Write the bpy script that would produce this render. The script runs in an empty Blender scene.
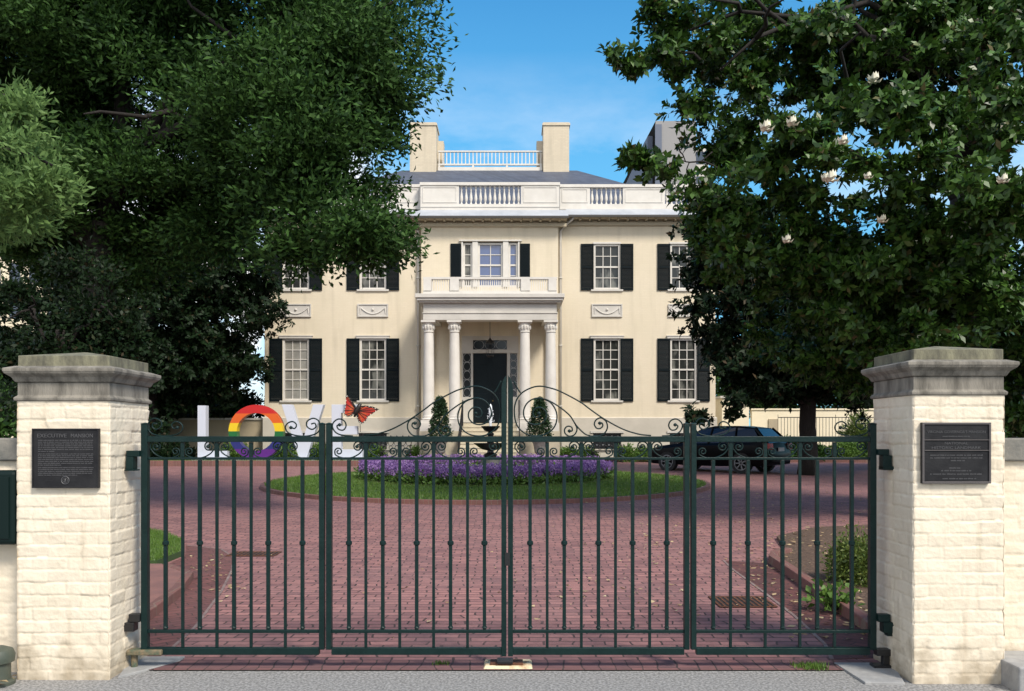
import bpy, math, random
import numpy as np
R = math.radians
random.seed(7); RNG = np.random.default_rng(11)
scene = bpy.context.scene
COL = scene.collection

# ---------------------------------------------------------------- camera, light, exposure
F, HZ, EYE = 830.0, 435.0, 1.55
cam = bpy.data.cameras.new('camera'); camo = bpy.data.objects.new('camera', cam); COL.objects.link(camo)
camo.location = (0, 0, EYE); camo.rotation_euler = (R(90), 0, 0)
cam.sensor_width = 36; cam.lens = 36 * F / 1024
cam.shift_y = (HZ - 345.5) / 1024
cam.clip_start = .1; cam.clip_end = 3000
scene.camera = camo
SUN_AZ, SUN_EL = 38, 46        # azimuth right of straight behind the camera
az, el = R(SUN_AZ), R(SUN_EL)
world = bpy.data.worlds.new('World'); scene.world = world; world.use_nodes = True
wn, wl = world.node_tree.nodes, world.node_tree.links
wn.clear()
wo = wn.new('ShaderNodeOutputWorld'); bg = wn.new('ShaderNodeBackground'); sky = wn.new('ShaderNodeTexSky')
sky.sky_type = 'NISHITA'; sky.sun_disc = False; sky.sun_elevation = el
sky.sun_rotation = math.pi - az      # direction of the sun measured from +Y, clockwise
sky.air_density = 1.0; sky.dust_density = .3; sky.ozone_density = 3.5
tc = wn.new('ShaderNodeTexCoord'); mp = wn.new('ShaderNodeMapping'); mp.inputs['Scale'].default_value = (1, 1, 2.6)
mp.inputs['Location'].default_value = (.9, .2, .35)
nz = wn.new('ShaderNodeTexNoise'); nz.inputs['Scale'].default_value = 2.3; nz.inputs['Detail'].default_value = 8; nz.inputs['Roughness'].default_value = .62
cr = wn.new('ShaderNodeValToRGB'); cr.color_ramp.elements[0].position = .47; cr.color_ramp.elements[1].position = .68
sx = wn.new('ShaderNodeSeparateXYZ'); mr = wn.new('ShaderNodeMapRange')
mr.inputs['From Min'].default_value = .10; mr.inputs['From Max'].default_value = .42; mr.inputs['To Min'].default_value = 1; mr.inputs['To Max'].default_value = 0
mm = wn.new('ShaderNodeMath'); mm.operation = 'MULTIPLY'
mx = wn.new('ShaderNodeMix'); mx.data_type = 'RGBA'; mx.inputs['B'].default_value = (6.6, 6.5, 6.5, 1)
wl.new(tc.outputs['Generated'], mp.inputs['Vector']); wl.new(mp.outputs[0], nz.inputs['Vector']); wl.new(nz.outputs['Fac'], cr.inputs['Fac'])
wl.new(tc.outputs['Generated'], sx.inputs[0]); wl.new(sx.outputs['Z'], mr.inputs['Value'])
wl.new(cr.outputs['Color'], mm.inputs[0]); wl.new(mr.outputs[0], mm.inputs[1]); # unseen pale cloud bank overhead and behind the camera, added for neutral ambient light
mb2 = wn.new('ShaderNodeMapRange'); mb2.inputs['From Min'].default_value = .15; mb2.inputs['From Max'].default_value = -.35
wl.new(sx.outputs['Y'], mb2.inputs['Value'])
cr2 = wn.new('ShaderNodeMapRange'); cr2.inputs['From Min'].default_value = .36; cr2.inputs['From Max'].default_value = .55; wl.new(nz.outputs['Fac'], cr2.inputs['Value'])
m2 = wn.new('ShaderNodeMath'); m2.operation = 'MULTIPLY'; wl.new(mb2.outputs[0], m2.inputs[0]); wl.new(cr2.outputs[0], m2.inputs[1])
m3 = wn.new('ShaderNodeMath'); m3.operation = 'MAXIMUM'; wl.new(mm.outputs[0], m3.inputs[0]); wl.new(m2.outputs[0], m3.inputs[1])
# cumulus low on the left, behind the trees and the left chimney
c4 = wn.new('ShaderNodeMapRange'); c4.inputs['From Min'].default_value = -.085; c4.inputs['From Max'].default_value = -.17; wl.new(sx.outputs['X'], c4.inputs['Value'])
c5 = wn.new('ShaderNodeMapRange'); c5.inputs['From Min'].default_value = .40; c5.inputs['From Max'].default_value = .26; wl.new(sx.outputs['Z'], c5.inputs['Value'])
n6 = wn.new('ShaderNodeTexNoise'); n6.inputs['Scale'].default_value = 9; n6.inputs['Detail'].default_value = 7; wl.new(tc.outputs['Generated'], n6.inputs['Vector'])
c6 = wn.new('ShaderNodeMapRange'); c6.inputs['From Min'].default_value = .34; c6.inputs['From Max'].default_value = .5; wl.new(n6.outputs['Fac'], c6.inputs['Value'])
k1 = wn.new('ShaderNodeMath'); k1.operation = 'MULTIPLY'; wl.new(c4.outputs[0], k1.inputs[0]); wl.new(c5.outputs[0], k1.inputs[1])
k2 = wn.new('ShaderNodeMath'); k2.operation = 'MULTIPLY'; wl.new(k1.outputs[0], k2.inputs[0]); wl.new(c6.outputs[0], k2.inputs[1])
k3 = wn.new('ShaderNodeMath'); k3.operation = 'MAXIMUM'; wl.new(m3.outputs[0], k3.inputs[0]); wl.new(k2.outputs[0], k3.inputs[1])
wl.new(k3.outputs[0], mx.inputs['Factor'])
hs = wn.new('ShaderNodeMix'); hs.data_type = 'RGBA'; hs.blend_type = 'MULTIPLY'; hs.inputs['Factor'].default_value = 1; hs.inputs['B'].default_value = (.78, 1.11, 1.04, 1)
h2 = wn.new('ShaderNodeHueSaturation'); h2.inputs['Saturation'].default_value = 1.3
wl.new(sky.outputs[0], h2.inputs['Color']); wl.new(h2.outputs[0], hs.inputs['A']); hz = wn.new('ShaderNodeMapRange'); hz.inputs['From Min'].default_value = .55; hz.inputs['From Max'].default_value = .22; hz.inputs['To Max'].default_value = .75
hm = wn.new('ShaderNodeMix'); hm.data_type = 'RGBA'; hm.inputs['B'].default_value = (.95, 3.0, 4.7, 1)
wl.new(sx.outputs['Z'], hz.inputs['Value']); wl.new(hz.outputs[0], hm.inputs['Factor']); wl.new(hs.outputs['Result'], hm.inputs['A']); wl.new(hm.outputs['Result'], mx.inputs['A']); wl.new(mx.outputs['Result'], bg.inputs['Color']); wl.new(bg.outputs[0], wo.inputs[0])
bg.inputs['Strength'].default_value = .15
sl = bpy.data.lights.new('sun', 'SUN'); sl.energy = 3.2; sl.angle = R(14); sl.color = (1, .92, .81)
so = bpy.data.objects.new('sun', sl); COL.objects.link(so)
so.rotation_euler = (R(90) - el, 0, az)
scene.view_settings.view_transform = 'Standard'; scene.view_settings.look = 'None'
scene.view_settings.gamma = 1; scene.view_settings.use_curve_mapping = False
scene.view_settings.exposure = 0.45
scene.render.engine = 'CYCLES'; scene.cycles.use_denoising = True
scene.cycles.max_bounces = 6; scene.cycles.transparent_max_bounces = 4
scene.cycles.sample_clamp_indirect = 6

# ---------------------------------------------------------------- helpers
def zg(D): return 0.0145 * (min(max(D, 5.3), 40) - 5.3)
def P(x, y, D): return ((x - 512) / F * D, D, EYE + (HZ - y) / F * D)
def G(x, y):
    D = (EYE + .0145 * 5.3) * F / (y - HZ + .0145 * F)
    if D < 5.3: D = EYE * F / (y - HZ)
    return ((x - 512) / F * D, D)

def vnoise(x, y, seed=0):
    r = np.random.default_rng(seed); t = r.random((64, 64))
    xi = np.floor(x).astype(int); yi = np.floor(y).astype(int); fx = x - xi; fy = y - yi
    fx = fx * fx * (3 - 2 * fx); fy = fy * fy * (3 - 2 * fy)
    g = lambda a, b: t[a % 64, b % 64]
    return (g(xi, yi) * (1 - fx) + g(xi + 1, yi) * fx) * (1 - fy) + (g(xi, yi + 1) * (1 - fx) + g(xi + 1, yi + 1) * fx) * fy

class MB:
    def __init__(s): s.v = []; s.f = []
    def add(s, vs, fs):
        n = len(s.v); s.v += [tuple(map(float, p)) for p in vs]; s.f += [tuple(i + n for i in f) for f in fs]; return s
    def box(s, x0, x1, y0, y1, z0, z1):
        if x0 > x1: x0, x1 = x1, x0
        if y0 > y1: y0, y1 = y1, y0
        if z0 > z1: z0, z1 = z1, z0
        return s.add([(x0, y0, z0), (x1, y0, z0), (x1, y1, z0), (x0, y1, z0), (x0, y0, z1), (x1, y0, z1), (x1, y1, z1), (x0, y1, z1)],
                     [(0, 3, 2, 1), (4, 5, 6, 7), (0, 1, 5, 4), (1, 2, 6, 5), (2, 3, 7, 6), (3, 0, 4, 7)])
    def frust(s, cx, cy, levels):           # levels: (half x, half y, z)
        vs = []; fs = []
        for hx, hy, z in levels: vs += [(cx - hx, cy - hy, z), (cx + hx, cy - hy, z), (cx + hx, cy + hy, z), (cx - hx, cy + hy, z)]
        for k in range(len(levels) - 1):
            for i in range(4):
                j = (i + 1) % 4; fs.append((k * 4 + i, k * 4 + j, k * 4 + 4 + j, k * 4 + 4 + i))
        n = 4 * (len(levels) - 1)
        fs += [(3, 2, 1, 0), (n, n + 1, n + 2, n + 3)]
        return s.add(vs, fs)
    def lathe(s, cx, cy, prof, n=20, sx=1, sy=1):     # prof: (r, z)
        vs = []; fs = []
        for r, z in prof:
            for i in range(n):
                a = 2 * math.pi * i / n; vs.append((cx + r * sx * math.cos(a), cy + r * sy * math.sin(a), z))
        for k in range(len(prof) - 1):
            for i in range(n):
                j = (i + 1) % n; fs.append((k * n + i, k * n + j, (k + 1) * n + j, (k + 1) * n + i))
        fs.append(tuple(range(n - 1, -1, -1))); m = n * (len(prof) - 1); fs.append(tuple(range(m, m + n)))
        return s.add(vs, fs)
    def tube(s, pts, rad, n=6, flat=None):
        pts = [np.array(p, float) for p in pts]; m = len(pts); vs = []; fs = []
        rads = rad if hasattr(rad, '__len__') else [rad] * m
        up = None
        for i in range(m):
            t = pts[min(i + 1, m - 1)] - pts[max(i - 1, 0)]; t /= (np.linalg.norm(t) + 1e-9)
            if up is None:
                up = np.array((0, 1., 0)) if abs(t[1]) < .8 else np.array((1., 0, 0))
            u = up - t * np.dot(up, t); u /= (np.linalg.norm(u) + 1e-9); up = u
            w = np.cross(t, u)
            for k in range(n):
                a = 2 * math.pi * (k + .5) / n
                fu, fw = (1, 1) if flat is None else flat
                vs.append(pts[i] + rads[i] * (math.cos(a) * u * fu + math.sin(a) * w * fw))
        for i in range(m - 1):
            for k in range(n):
                l = (k + 1) % n; fs.append((i * n + k, i * n + l, (i + 1) * n + l, (i + 1) * n + k))
        fs.append(tuple(range(n - 1, -1, -1))); fs.append(tuple(range((m - 1) * n, m * n)))
        return s.add(vs, fs)
    def prism(s, poly, y0, y1):             # polygon in x,z extruded along y
        n = len(poly)
        vs = [(x, y0, z) for x, z in poly] + [(x, y1, z) for x, z in poly]
        fs = [tuple(range(n)), tuple(range(2 * n - 1, n - 1, -1))] + [((i + 1) % n, i, n + i, n + (i + 1) % n) for i in range(n)]
        return s.add(vs, fs)
    def slab(s, poly, dz, h):               # polygon in x,y on the terrain; top at terrain + dz, thickness h
        n = len(poly)
        vs = [(x, y, zg(y) + dz) for x, y in poly] + [(x, y, zg(y) + dz - h) for x, y in poly]
        fs = [tuple(range(n)), tuple(range(2 * n - 1, n - 1, -1))] + [((i + 1) % n, i, n + i, n + (i + 1) % n) for i in range(n)]
        return s.add(vs, fs)
    def path_band(s, line, w0, w1, dz, h):  # band beside a polyline between offsets w0, w1 (to the left of travel)
        L = [np.array(p, float) for p in line]; rows = []
        for i in range(len(L)):
            t = L[min(i + 1, len(L) - 1)] - L[max(i - 1, 0)]; t /= np.linalg.norm(t); nrm = np.array((-t[1], t[0]))
            rows.append((L[i] + nrm * w0, L[i] + nrm * w1))
        vs = []; fs = []
        for a, b in rows:
            vs += [(a[0], a[1], zg(a[1]) + dz), (b[0], b[1], zg(b[1]) + dz), (b[0], b[1], zg(b[1]) + dz - h), (a[0], a[1], zg(a[1]) + dz - h)]
        for i in range(len(rows) - 1):
            for k in range(4):
                l = (k + 1) % 4; fs.append((i * 4 + k, i * 4 + l, i * 4 + 4 + l, i * 4 + 4 + k))
        fs += [(0, 1, 2, 3), tuple(len(vs) - 4 + k for k in (3, 2, 1, 0))]
        return s.add(vs, fs)

WL = {}
def settle(o, label=None, cat=None, group=None, kind=None):
    if label: o['label'] = label
    if cat: o['category'] = cat
    if group: o['group'] = group
    if kind: o['kind'] = kind
    return o
def finish_mesh(me, name, m, parent, smooth):
    if m is not None:
        for q in (m if isinstance(m, (list, tuple)) else [m]): me.materials.append(q)
    if smooth:
        me.polygons.foreach_set('use_smooth', [True] * len(me.polygons))
        if smooth != 'all':
            try: me.set_sharp_from_angle(angle=R(35))
            except Exception: pass
    o = bpy.data.objects.new(name, me); COL.objects.link(o)
    if parent is not None: o.parent = parent; WL[o.name] = WL[parent.name]
    else: WL[o.name] = np.zeros(3)
    return o
def fix_normals(me):
    import bmesh
    b = bmesh.new(); b.from_mesh(me); bmesh.ops.recalc_face_normals(b, faces=b.faces); b.to_mesh(me); b.free()
def build(mb, name, m, parent=None, bevel=0, smooth=False, **kw):
    me = bpy.data.meshes.new(name)
    off = WL[parent.name] if parent is not None else np.zeros(3)
    me.from_pydata([(p[0] - off[0], p[1] - off[1], p[2] - off[2]) for p in mb.v], [], mb.f)
    fix_normals(me)
    o = finish_mesh(me, name, m, parent, smooth)
    if bevel:
        b = o.modifiers.new('bevel', 'BEVEL'); b.width = bevel; b.segments = 2; b.limit_method = 'ANGLE'; b.angle_limit = R(40)
    settle(o, **kw); return o
def build_np(V, Fq, name, m, parent=None, smooth=False, mi=None, **kw):
    me = bpy.data.meshes.new(name)
    off = WL[parent.name] if parent is not None else np.zeros(3)
    V = np.asarray(V, np.float32) - off.astype(np.float32); Fq = np.asarray(Fq, np.int32); k = Fq.shape[1]
    me.vertices.add(len(V)); me.vertices.foreach_set('co', V.ravel())
    me.loops.add(Fq.size); me.loops.foreach_set('vertex_index', Fq.ravel())
    me.polygons.add(len(Fq)); me.polygons.foreach_set('loop_start', np.arange(0, Fq.size, k, dtype=np.int32))
    me.update(calc_edges=True)
    if mi is not None: me.polygons.foreach_set('material_index', mi)
    o = finish_mesh(me, name, m, parent, 'all' if smooth else False); settle(o, **kw); return o
def thing(name, label, cat, loc, group=None):
    o = bpy.data.objects.new(name, None); COL.objects.link(o); o.location = loc; o.empty_display_size = .2
    WL[o.name] = np.array(loc, float); return settle(o, label, cat, group)

# ---------------------------------------------------------------- materials
def mat(name, col, rough=.6, var=None, scale=5., bump=0., bscale=40., metal=0., spec=None, stretch=(1, 1, 1), lo=.35, hi=.65, detail=4, brick=None, emit=None, coords='Object', ior=None):
    m = bpy.data.materials.new(name); m.use_nodes = True; n, l = m.node_tree.nodes, m.node_tree.links
    p = n['Principled BSDF']; p.inputs['Roughness'].default_value = rough; p.inputs['Metallic'].default_value = metal
    p.inputs['Base Color'].default_value = (*col, 1)
    if spec is not None: p.inputs['Specular IOR Level'].default_value = spec
    if ior: p.inputs['IOR'].default_value = ior
    t = n.new('ShaderNodeTexCoord'); mpn = n.new('ShaderNodeMapping'); mpn.inputs['Scale'].default_value = stretch
    l.new(t.outputs[coords], mpn.inputs['Vector'])
    csock = None
    if var is not None:
        q = n.new('ShaderNodeTexNoise'); q.inputs['Scale'].default_value = scale; q.inputs['Detail'].default_value = detail; q.inputs['Roughness'].default_value = .6
        l.new(mpn.outputs[0], q.inputs['Vector'])
        r = n.new('ShaderNodeMapRange'); r.inputs['From Min'].default_value = lo; r.inputs['From Max'].default_value = hi
        l.new(q.outputs['Fac'], r.inputs['Value'])
        x = n.new('ShaderNodeMix'); x.data_type = 'RGBA'; x.inputs['A'].default_value = (*col, 1); x.inputs['B'].default_value = (*var, 1)
        l.new(r.outputs[0], x.inputs['Factor']); csock = x.outputs['Result']; l.new(csock, p.inputs['Base Color'])
    hsock = None
    if bump:
        q2 = n.new('ShaderNodeTexNoise'); q2.inputs['Scale'].default_value = bscale; q2.inputs['Detail'].default_value = 5
        l.new(mpn.outputs[0], q2.inputs['Vector'])
        b = n.new('ShaderNodeBump'); b.inputs['Strength'].default_value = bump; b.inputs['Distance'].default_value = .01
        l.new(q2.outputs['Fac'], b.inputs['Height']); l.new(b.outputs[0], p.inputs['Normal'])
    m['n'] = 0
    return m

def leaf_mat(name, c1, c2, c3=None, rough=.45, trans=.25, spec=.4):
    m = bpy.data.materials.new(name); m.use_nodes = True; n, l = m.node_tree.nodes, m.node_tree.links
    p = n['Principled BSDF']; p.inputs['Roughness'].default_value = rough; p.inputs['Specular IOR Level'].default_value = spec
    g = n.new('ShaderNodeNewGeometry'); r = n.new('ShaderNodeValToRGB')
    r.color_ramp.elements[0].color = (*c1, 1); r.color_ramp.elements[1].color = (*c2, 1); r.color_ramp.elements[1].position = .8
    if c3: r.color_ramp.elements.new(.95).color = (*c2, 1); e = r.color_ramp.elements.new(.99); e.color = (*c3, 1)
    l.new(g.outputs['Random Per Island'], r.inputs['Fac']); l.new(r.outputs[0], p.inputs['Base Color'])
    if trans:
        tr = n.new('ShaderNodeBsdfTranslucent'); ms = n.new('ShaderNodeMixShader'); ms.inputs[0].default_value = trans
        l.new(r.outputs[0], tr.inputs['Color']); l.new(p.outputs[0], ms.inputs[1]); l.new(tr.outputs[0], ms.inputs[2])
        l.new(ms.outputs[0], n['Material Output'].inputs[0])
    return m

def brick_mat(name, c1, c2, cm, bw, rh, ms=.006, rot=0, rough=.8, plane='xy', tint=None, off=.5, bumpd=.004):
    m = bpy.data.materials.new(name); m.use_nodes = True; n, l = m.node_tree.nodes, m.node_tree.links
    p = n['Principled BSDF']; p.inputs['Roughness'].default_value = rough; p.inputs['Specular IOR Level'].default_value = .3
    t = n.new('ShaderNodeTexCoord'); vec = t.outputs['Object']
    if plane == 'xz':
        s = n.new('ShaderNodeSeparateXYZ'); a = n.new('ShaderNodeMath'); a.operation = 'ADD'; c = n.new('ShaderNodeCombineXYZ')
        l.new(vec, s.inputs[0]); l.new(s.outputs[0], a.inputs[0]); l.new(s.outputs[1], a.inputs[1]); l.new(a.outputs[0], c.inputs[0]); l.new(s.outputs[2], c.inputs[1]); vec = c.outputs[0]
    # slightly wobbly courses
    wz = n.new('ShaderNodeTexNoise'); wz.inputs['Scale'].default_value = 1.6; l.new(vec, wz.inputs['Vector'])
    ws = n.new('ShaderNodeVectorMath'); ws.operation = 'MULTIPLY'; ws.inputs[1].default_value = (.16, .02, 0) if plane == 'xy' else (.004, .004, 0)
    if plane == 'xy': wz.inputs['Scale'].default_value = 2.6
    wa = n.new('ShaderNodeVectorMath'); wa.operation = 'ADD'
    l.new(wz.outputs['Color'], ws.inputs[0]); l.new(vec, wa.inputs[0]); l.new(ws.outputs[0], wa.inputs[1])
    mpn = n.new('ShaderNodeMapping'); mpn.inputs['Rotation'].default_value = (0, 0, R(rot)); l.new(wa.outputs[0], mpn.inputs['Vector'])
    b = n.new('ShaderNodeTexBrick'); b.inputs['Scale'].default_value = 1; b.inputs['Brick Width'].default_value = bw; b.inputs['Row Height'].default_value = rh
    b.inputs['Mortar Size'].default_value = ms; b.inputs['Mortar Smooth'].default_value = .3; b.inputs['Bias'].default_value = 0; b.offset = off
    b.inputs['Color1'].default_value = (*c1, 1); b.inputs['Color2'].default_value = (*c2, 1); b.inputs['Mortar'].default_value = (*cm, 1)
    l.new(mpn.outputs[0], b.inputs['Vector'])
    cs = b.outputs['Color']
    for sc, amt, cc in ((1.1, .45, tint or c1), (14, .25, cm)):
        q = n.new('ShaderNodeTexNoise'); q.inputs['Scale'].default_value = sc; q.inputs['Detail'].default_value = 6; l.new(vec, q.inputs['Vector'])
        r = n.new('ShaderNodeMapRange'); r.inputs['From Min'].default_value = .42; r.inputs['From Max'].default_value = .72; r.inputs['To Max'].default_value = amt
        l.new(q.outputs['Fac'], r.inputs['Value']); x = n.new('ShaderNodeMix'); x.data_type = 'RGBA'; x.inputs['B'].default_value = (*cc, 1)
        l.new(r.outputs[0], x.inputs['Factor']); l.new(cs, x.inputs['A']); cs = x.outputs['Result']
    if plane == 'xz':       # faint rain streaks running down the paint
        sm = n.new('ShaderNodeMapping'); sm.inputs['Scale'].default_value = (2.2, .22, 1); l.new(vec, sm.inputs['Vector'])
        q = n.new('ShaderNodeTexNoise'); q.inputs['Scale'].default_value = 1.4; q.inputs['Detail'].default_value = 7; l.new(sm.outputs[0], q.inputs['Vector'])
        r = n.new('ShaderNodeMapRange'); r.inputs['From Min'].default_value = .5; r.inputs['From Max'].default_value = .8; r.inputs['To Max'].default_value = .55
        l.new(q.outputs['Fac'], r.inputs['Value']); x = n.new('ShaderNodeMix'); x.data_type = 'RGBA'; x.inputs['B'].default_value = (cm[0] * .8, cm[1] * .8, cm[2] * .78, 1)
        l.new(r.outputs[0], x.inputs['Factor']); l.new(cs, x.inputs['A']); cs = x.outputs['Result']
    l.new(cs, p.inputs['Base Color'])
    bu = n.new('ShaderNodeBump'); bu.inputs['Strength'].default_value = .6; bu.inputs['Distance'].default_value = bumpd; bu.invert = True
    l.new(b.outputs['Fac'], bu.inputs['Height']); l.new(bu.outputs[0], p.inputs['Normal'])
    return m

M = {}
M['iron'] = mat('green_iron', (.004, .016, .0155), .4, var=(.0065, .022, .021), scale=9, bump=.25, bscale=60, spec=.22)
M['black_iron'] = mat('black_iron', (.012, .012, .013), .4, bump=.1)
M['rust'] = mat('rusty_steel', (.16, .055, .02), .8, var=(.04, .02, .012), scale=30, bump=.4)
M['green_rust'] = mat('chipped_green_steel', (.06, .09, .06), .6, var=(.2, .15, .09), scale=25, bump=.3)
M['paint_brick'] = mat('cream_painted_brick', (.75, .665, .53), .65, var=(.66, .575, .44), scale=4, bump=.35, bscale=45, lo=.4, hi=.8)
def grime(m):      # splash dirt in a ragged band at the foot of the painted brick, and a few rust runs
    n, l = m.node_tree.nodes, m.node_tree.links; p = n['Principled BSDF']; src = p.inputs['Base Color'].links[0].from_socket
    t = n.new('ShaderNodeTexCoord'); sp = n.new('ShaderNodeSeparateXYZ'); l.new(t.outputs['Object'], sp.inputs[0])
    q = n.new('ShaderNodeTexNoise'); q.inputs['Scale'].default_value = 7; q.inputs['Detail'].default_value = 8; l.new(t.outputs['Object'], q.inputs['Vector'])
    a = n.new('ShaderNodeMath'); a.operation = 'MULTIPLY_ADD'; a.inputs[1].default_value = -.9; l.new(q.outputs['Fac'], a.inputs[0]); l.new(sp.outputs['Z'], a.inputs[2])
    r_ = n.new('ShaderNodeMapRange'); r_.inputs['From Min'].default_value = -.22; r_.inputs['From Max'].default_value = -.5; r_.inputs['To Max'].default_value = .75; l.new(a.outputs[0], r_.inputs['Value'])
    x = n.new('ShaderNodeMix'); x.data_type = 'RGBA'; x.inputs['B'].default_value = (.30, .24, .16, 1); l.new(r_.outputs[0], x.inputs['Factor']); l.new(src, x.inputs['A'])
    mp_ = n.new('ShaderNodeMapping'); mp_.inputs['Scale'].default_value = (9, 9, 1.2); l.new(t.outputs['Object'], mp_.inputs['Vector'])
    q2 = n.new('ShaderNodeTexNoise'); q2.inputs['Scale'].default_value = 1.5; q2.inputs['Detail'].default_value = 6; l.new(mp_.outputs[0], q2.inputs['Vector'])
    r2 = n.new('ShaderNodeMapRange'); r2.inputs['From Min'].default_value = .56; r2.inputs['From Max'].default_value = .8; r2.inputs['To Max'].default_value = .6; l.new(q2.outputs['Fac'], r2.inputs['Value'])
    y = n.new('ShaderNodeMix'); y.data_type = 'RGBA'; y.inputs['B'].default_value = (.42, .34, .235, 1); l.new(r2.outputs[0], y.inputs['Factor']); l.new(x.outputs['Result'], y.inputs['A'])
    l.new(y.outputs['Result'], p.inputs['Base Color'])
grime(M['paint_brick'])
M['cap'] = mat('weathered_cap_stone', (.25, .23, .195), .9, var=(.095, .087, .073), scale=5, stretch=(2.2, 2.2, .5), bump=.5, bscale=50, lo=.42, hi=.66, detail=7)
M['cap_top'] = mat('mossy_cap_stone', (.22, .21, .14), .9, var=(.10, .095, .07), scale=8, stretch=(2, 2, .8), bump=.5, bscale=50, detail=7)
M['coping'] = mat('grey_coping_stone', (.24, .225, .195), .85, var=(.13, .13, .12), scale=7, bump=.4, bscale=50)
M['bronze'] = mat('dark_bronze', (.010, .010, .012), .45, var=(.022, .022, .024), scale=9, bump=.15, bscale=80, spec=.25)
M['bronze_frame'] = mat('worn_bronze_edge', (.11, .10, .10), .45, metal=.5)
M['bronze_letter'] = mat('raised_bronze_letters', (.075, .075, .08), .5)
M['wall'] = brick_mat('cream_house_brick', (.70, .615, .47), (.68, .595, .45), (.63, .55, .42), .23, .078, .004, plane='xz', tint=(.63, .56, .41), bumpd=.002)
M['white'] = mat('white_paint', (.66, .63, .58), .6, var=(.59, .56, .51), scale=2, bump=.05)
M['trim'] = mat('pale_grey_trim', (.58, .55, .50), .6, var=(.50, .475, .43), scale=1.5)
M['band'] = mat('pale_foundation_paint', (.54, .495, .42), .7, var=(.48, .44, .37), scale=1.2, bump=.1)
M['eave_metal'] = mat('eave_sheet_metal', (.42, .44, .47), .45, var=(.34, .36, .39), scale=1.5)
M['gutter'] = mat('dark_gutter', (.05, .045, .04), .5)
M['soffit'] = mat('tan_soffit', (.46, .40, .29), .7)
M['slate'] = brick_mat('slate_roof', (.10, .115, .15), (.075, .085, .115), (.045, .05, .06), .35, .16, .008, plane='xz', rough=.55)
M['shutter'] = mat('dark_green_shutter', (.004, .008, .010), .55, spec=.12)
M['door'] = mat('dark_door', (.004, .009, .012), .35, spec=.2)
M['pane'] = mat('window_glass', (.028, .030, .028), .1, var=(.17, .17, .15), scale=.8, lo=.50, hi=.60, stretch=(1.5, 1, .6))
M['pane_light'] = mat('window_glass_drawn_blind', (.30, .29, .25), .15, var=(.20, .19, .165), scale=1.4)
M['pane_blue'] = mat('window_glass_painted_sky', (.05, .09, .22), .03, ior=2.0)  # sky reflection put into the blue base colour
M['lace_pane'] = mat('leaded_glass', (.015, .017, .02), .15)
M['step'] = mat('limestone_step', (.55, .49, .37), .75, var=(.46, .41, .31), scale=3, bump=.2)
M['chimney'] = brick_mat('chimney_cream_brick', (.62, .54, .41), (.58, .50, .38), (.5, .44, .34), .23, .078, .005, plane='xz', bumpd=.003, tint=(.52, .45, .34))
M['drive'] = brick_mat('red_paver_brick', (.37, .18, .165), (.21, .105, .105), (.065, .042, .04), .215, .105, .009, tint=(.25, .145, .14))
M['drive_diag'] = brick_mat('red_paver_diagonal', (.155, .06, .055), (.095, .042, .04), (.045, .03, .03), .215, .085, .006, rot=38, tint=(.12, .065, .062))
M['drive_diag2'] = brick_mat('red_paver_diagonal_left', (.20, .082, .075), (.14, .062, .06), (.05, .035, .03), .215, .085, .006, rot=-38, tint=(.16, .09, .085))
M['soldier'] = brick_mat('red_paver_soldier_course', (.23, .11, .105), (.16, .085, .088), (.06, .042, .04), .108, .22, .006, tint=(.17, .09, .09), off=0)
M['kerb_brick'] = brick_mat('red_kerb_brick', (.20, .09, .078), (.15, .075, .068), (.20, .14, .11), .105, .5, .008, off=0)
M['walk_brick'] = mat('worn_red_walk', (.25, .12, .10), .85, var=(.18, .09, .08), scale=3, bump=.3, bscale=30)
M['cement'] = mat('pale_cement_joint', (.24, .18, .165), .9, var=(.16, .10, .095), scale=9, bump=.3)
M['sidewalk'] = mat('exposed_aggregate', (.16, .158, .155), .9, var=(.33, .325, .315), scale=55, bump=.6, bscale=120, lo=.42, hi=.6)
M['asphalt'] = mat('asphalt', (.06, .06, .062), .9, var=(.09, .09, .09), scale=60, bump=.3)
M['concrete'] = mat('grey_concrete', (.33, .33, .325), .85, var=(.25, .25, .25), scale=12, bump=.3, bscale=60)
M['cream_conc'] = mat('cream_painted_concrete', (.70, .58, .38), .8, var=(.35, .20, .10), scale=14, bump=.4, lo=.5, hi=.7)
M['soil'] = mat('dark_garden_ground', (.035, .045, .02), .95, var=(.05, .04, .025), scale=2, bump=.3)
M['turf'] = mat('lawn_base', (.045, .085, .022), .95, var=(.03, .06, .015), scale=4, bump=.4)
M['mulch'] = mat('leafy_mulch', (.075, .045, .03), .95, var=(.16, .10, .065), scale=28, bump=1, bscale=50, lo=.5, hi=.62)
M['grass'] = leaf_mat('grass_blade', (.075, .15, .022), (.12, .21, .035), (.16, .17, .06), trans=.2)
M['leaf_oak'] = leaf_mat('oak_leaf', (.008, .027, .007), (.050, .112, .024), trans=.22, rough=.6, spec=.15)
M['leaf_light'] = leaf_mat('pale_oak_leaf', (.09, .17, .05), (.17, .28, .085), trans=.35, rough=.55, spec=.2)
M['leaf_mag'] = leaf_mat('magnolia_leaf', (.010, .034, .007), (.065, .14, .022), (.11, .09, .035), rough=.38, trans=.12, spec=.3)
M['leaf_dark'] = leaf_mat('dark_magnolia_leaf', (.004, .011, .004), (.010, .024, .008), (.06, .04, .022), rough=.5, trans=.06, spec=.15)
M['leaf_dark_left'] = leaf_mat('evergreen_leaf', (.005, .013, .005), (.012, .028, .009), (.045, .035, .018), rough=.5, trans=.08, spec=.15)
M['leaf_topiary'] = leaf_mat('topiary_leaf', (.012, .035, .014), (.03, .065, .022), trans=.1)
M['leaf_shrub'] = leaf_mat('bright_shrub_leaf', (.07, .15, .022), (.13, .23, .045), trans=.25)
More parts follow.
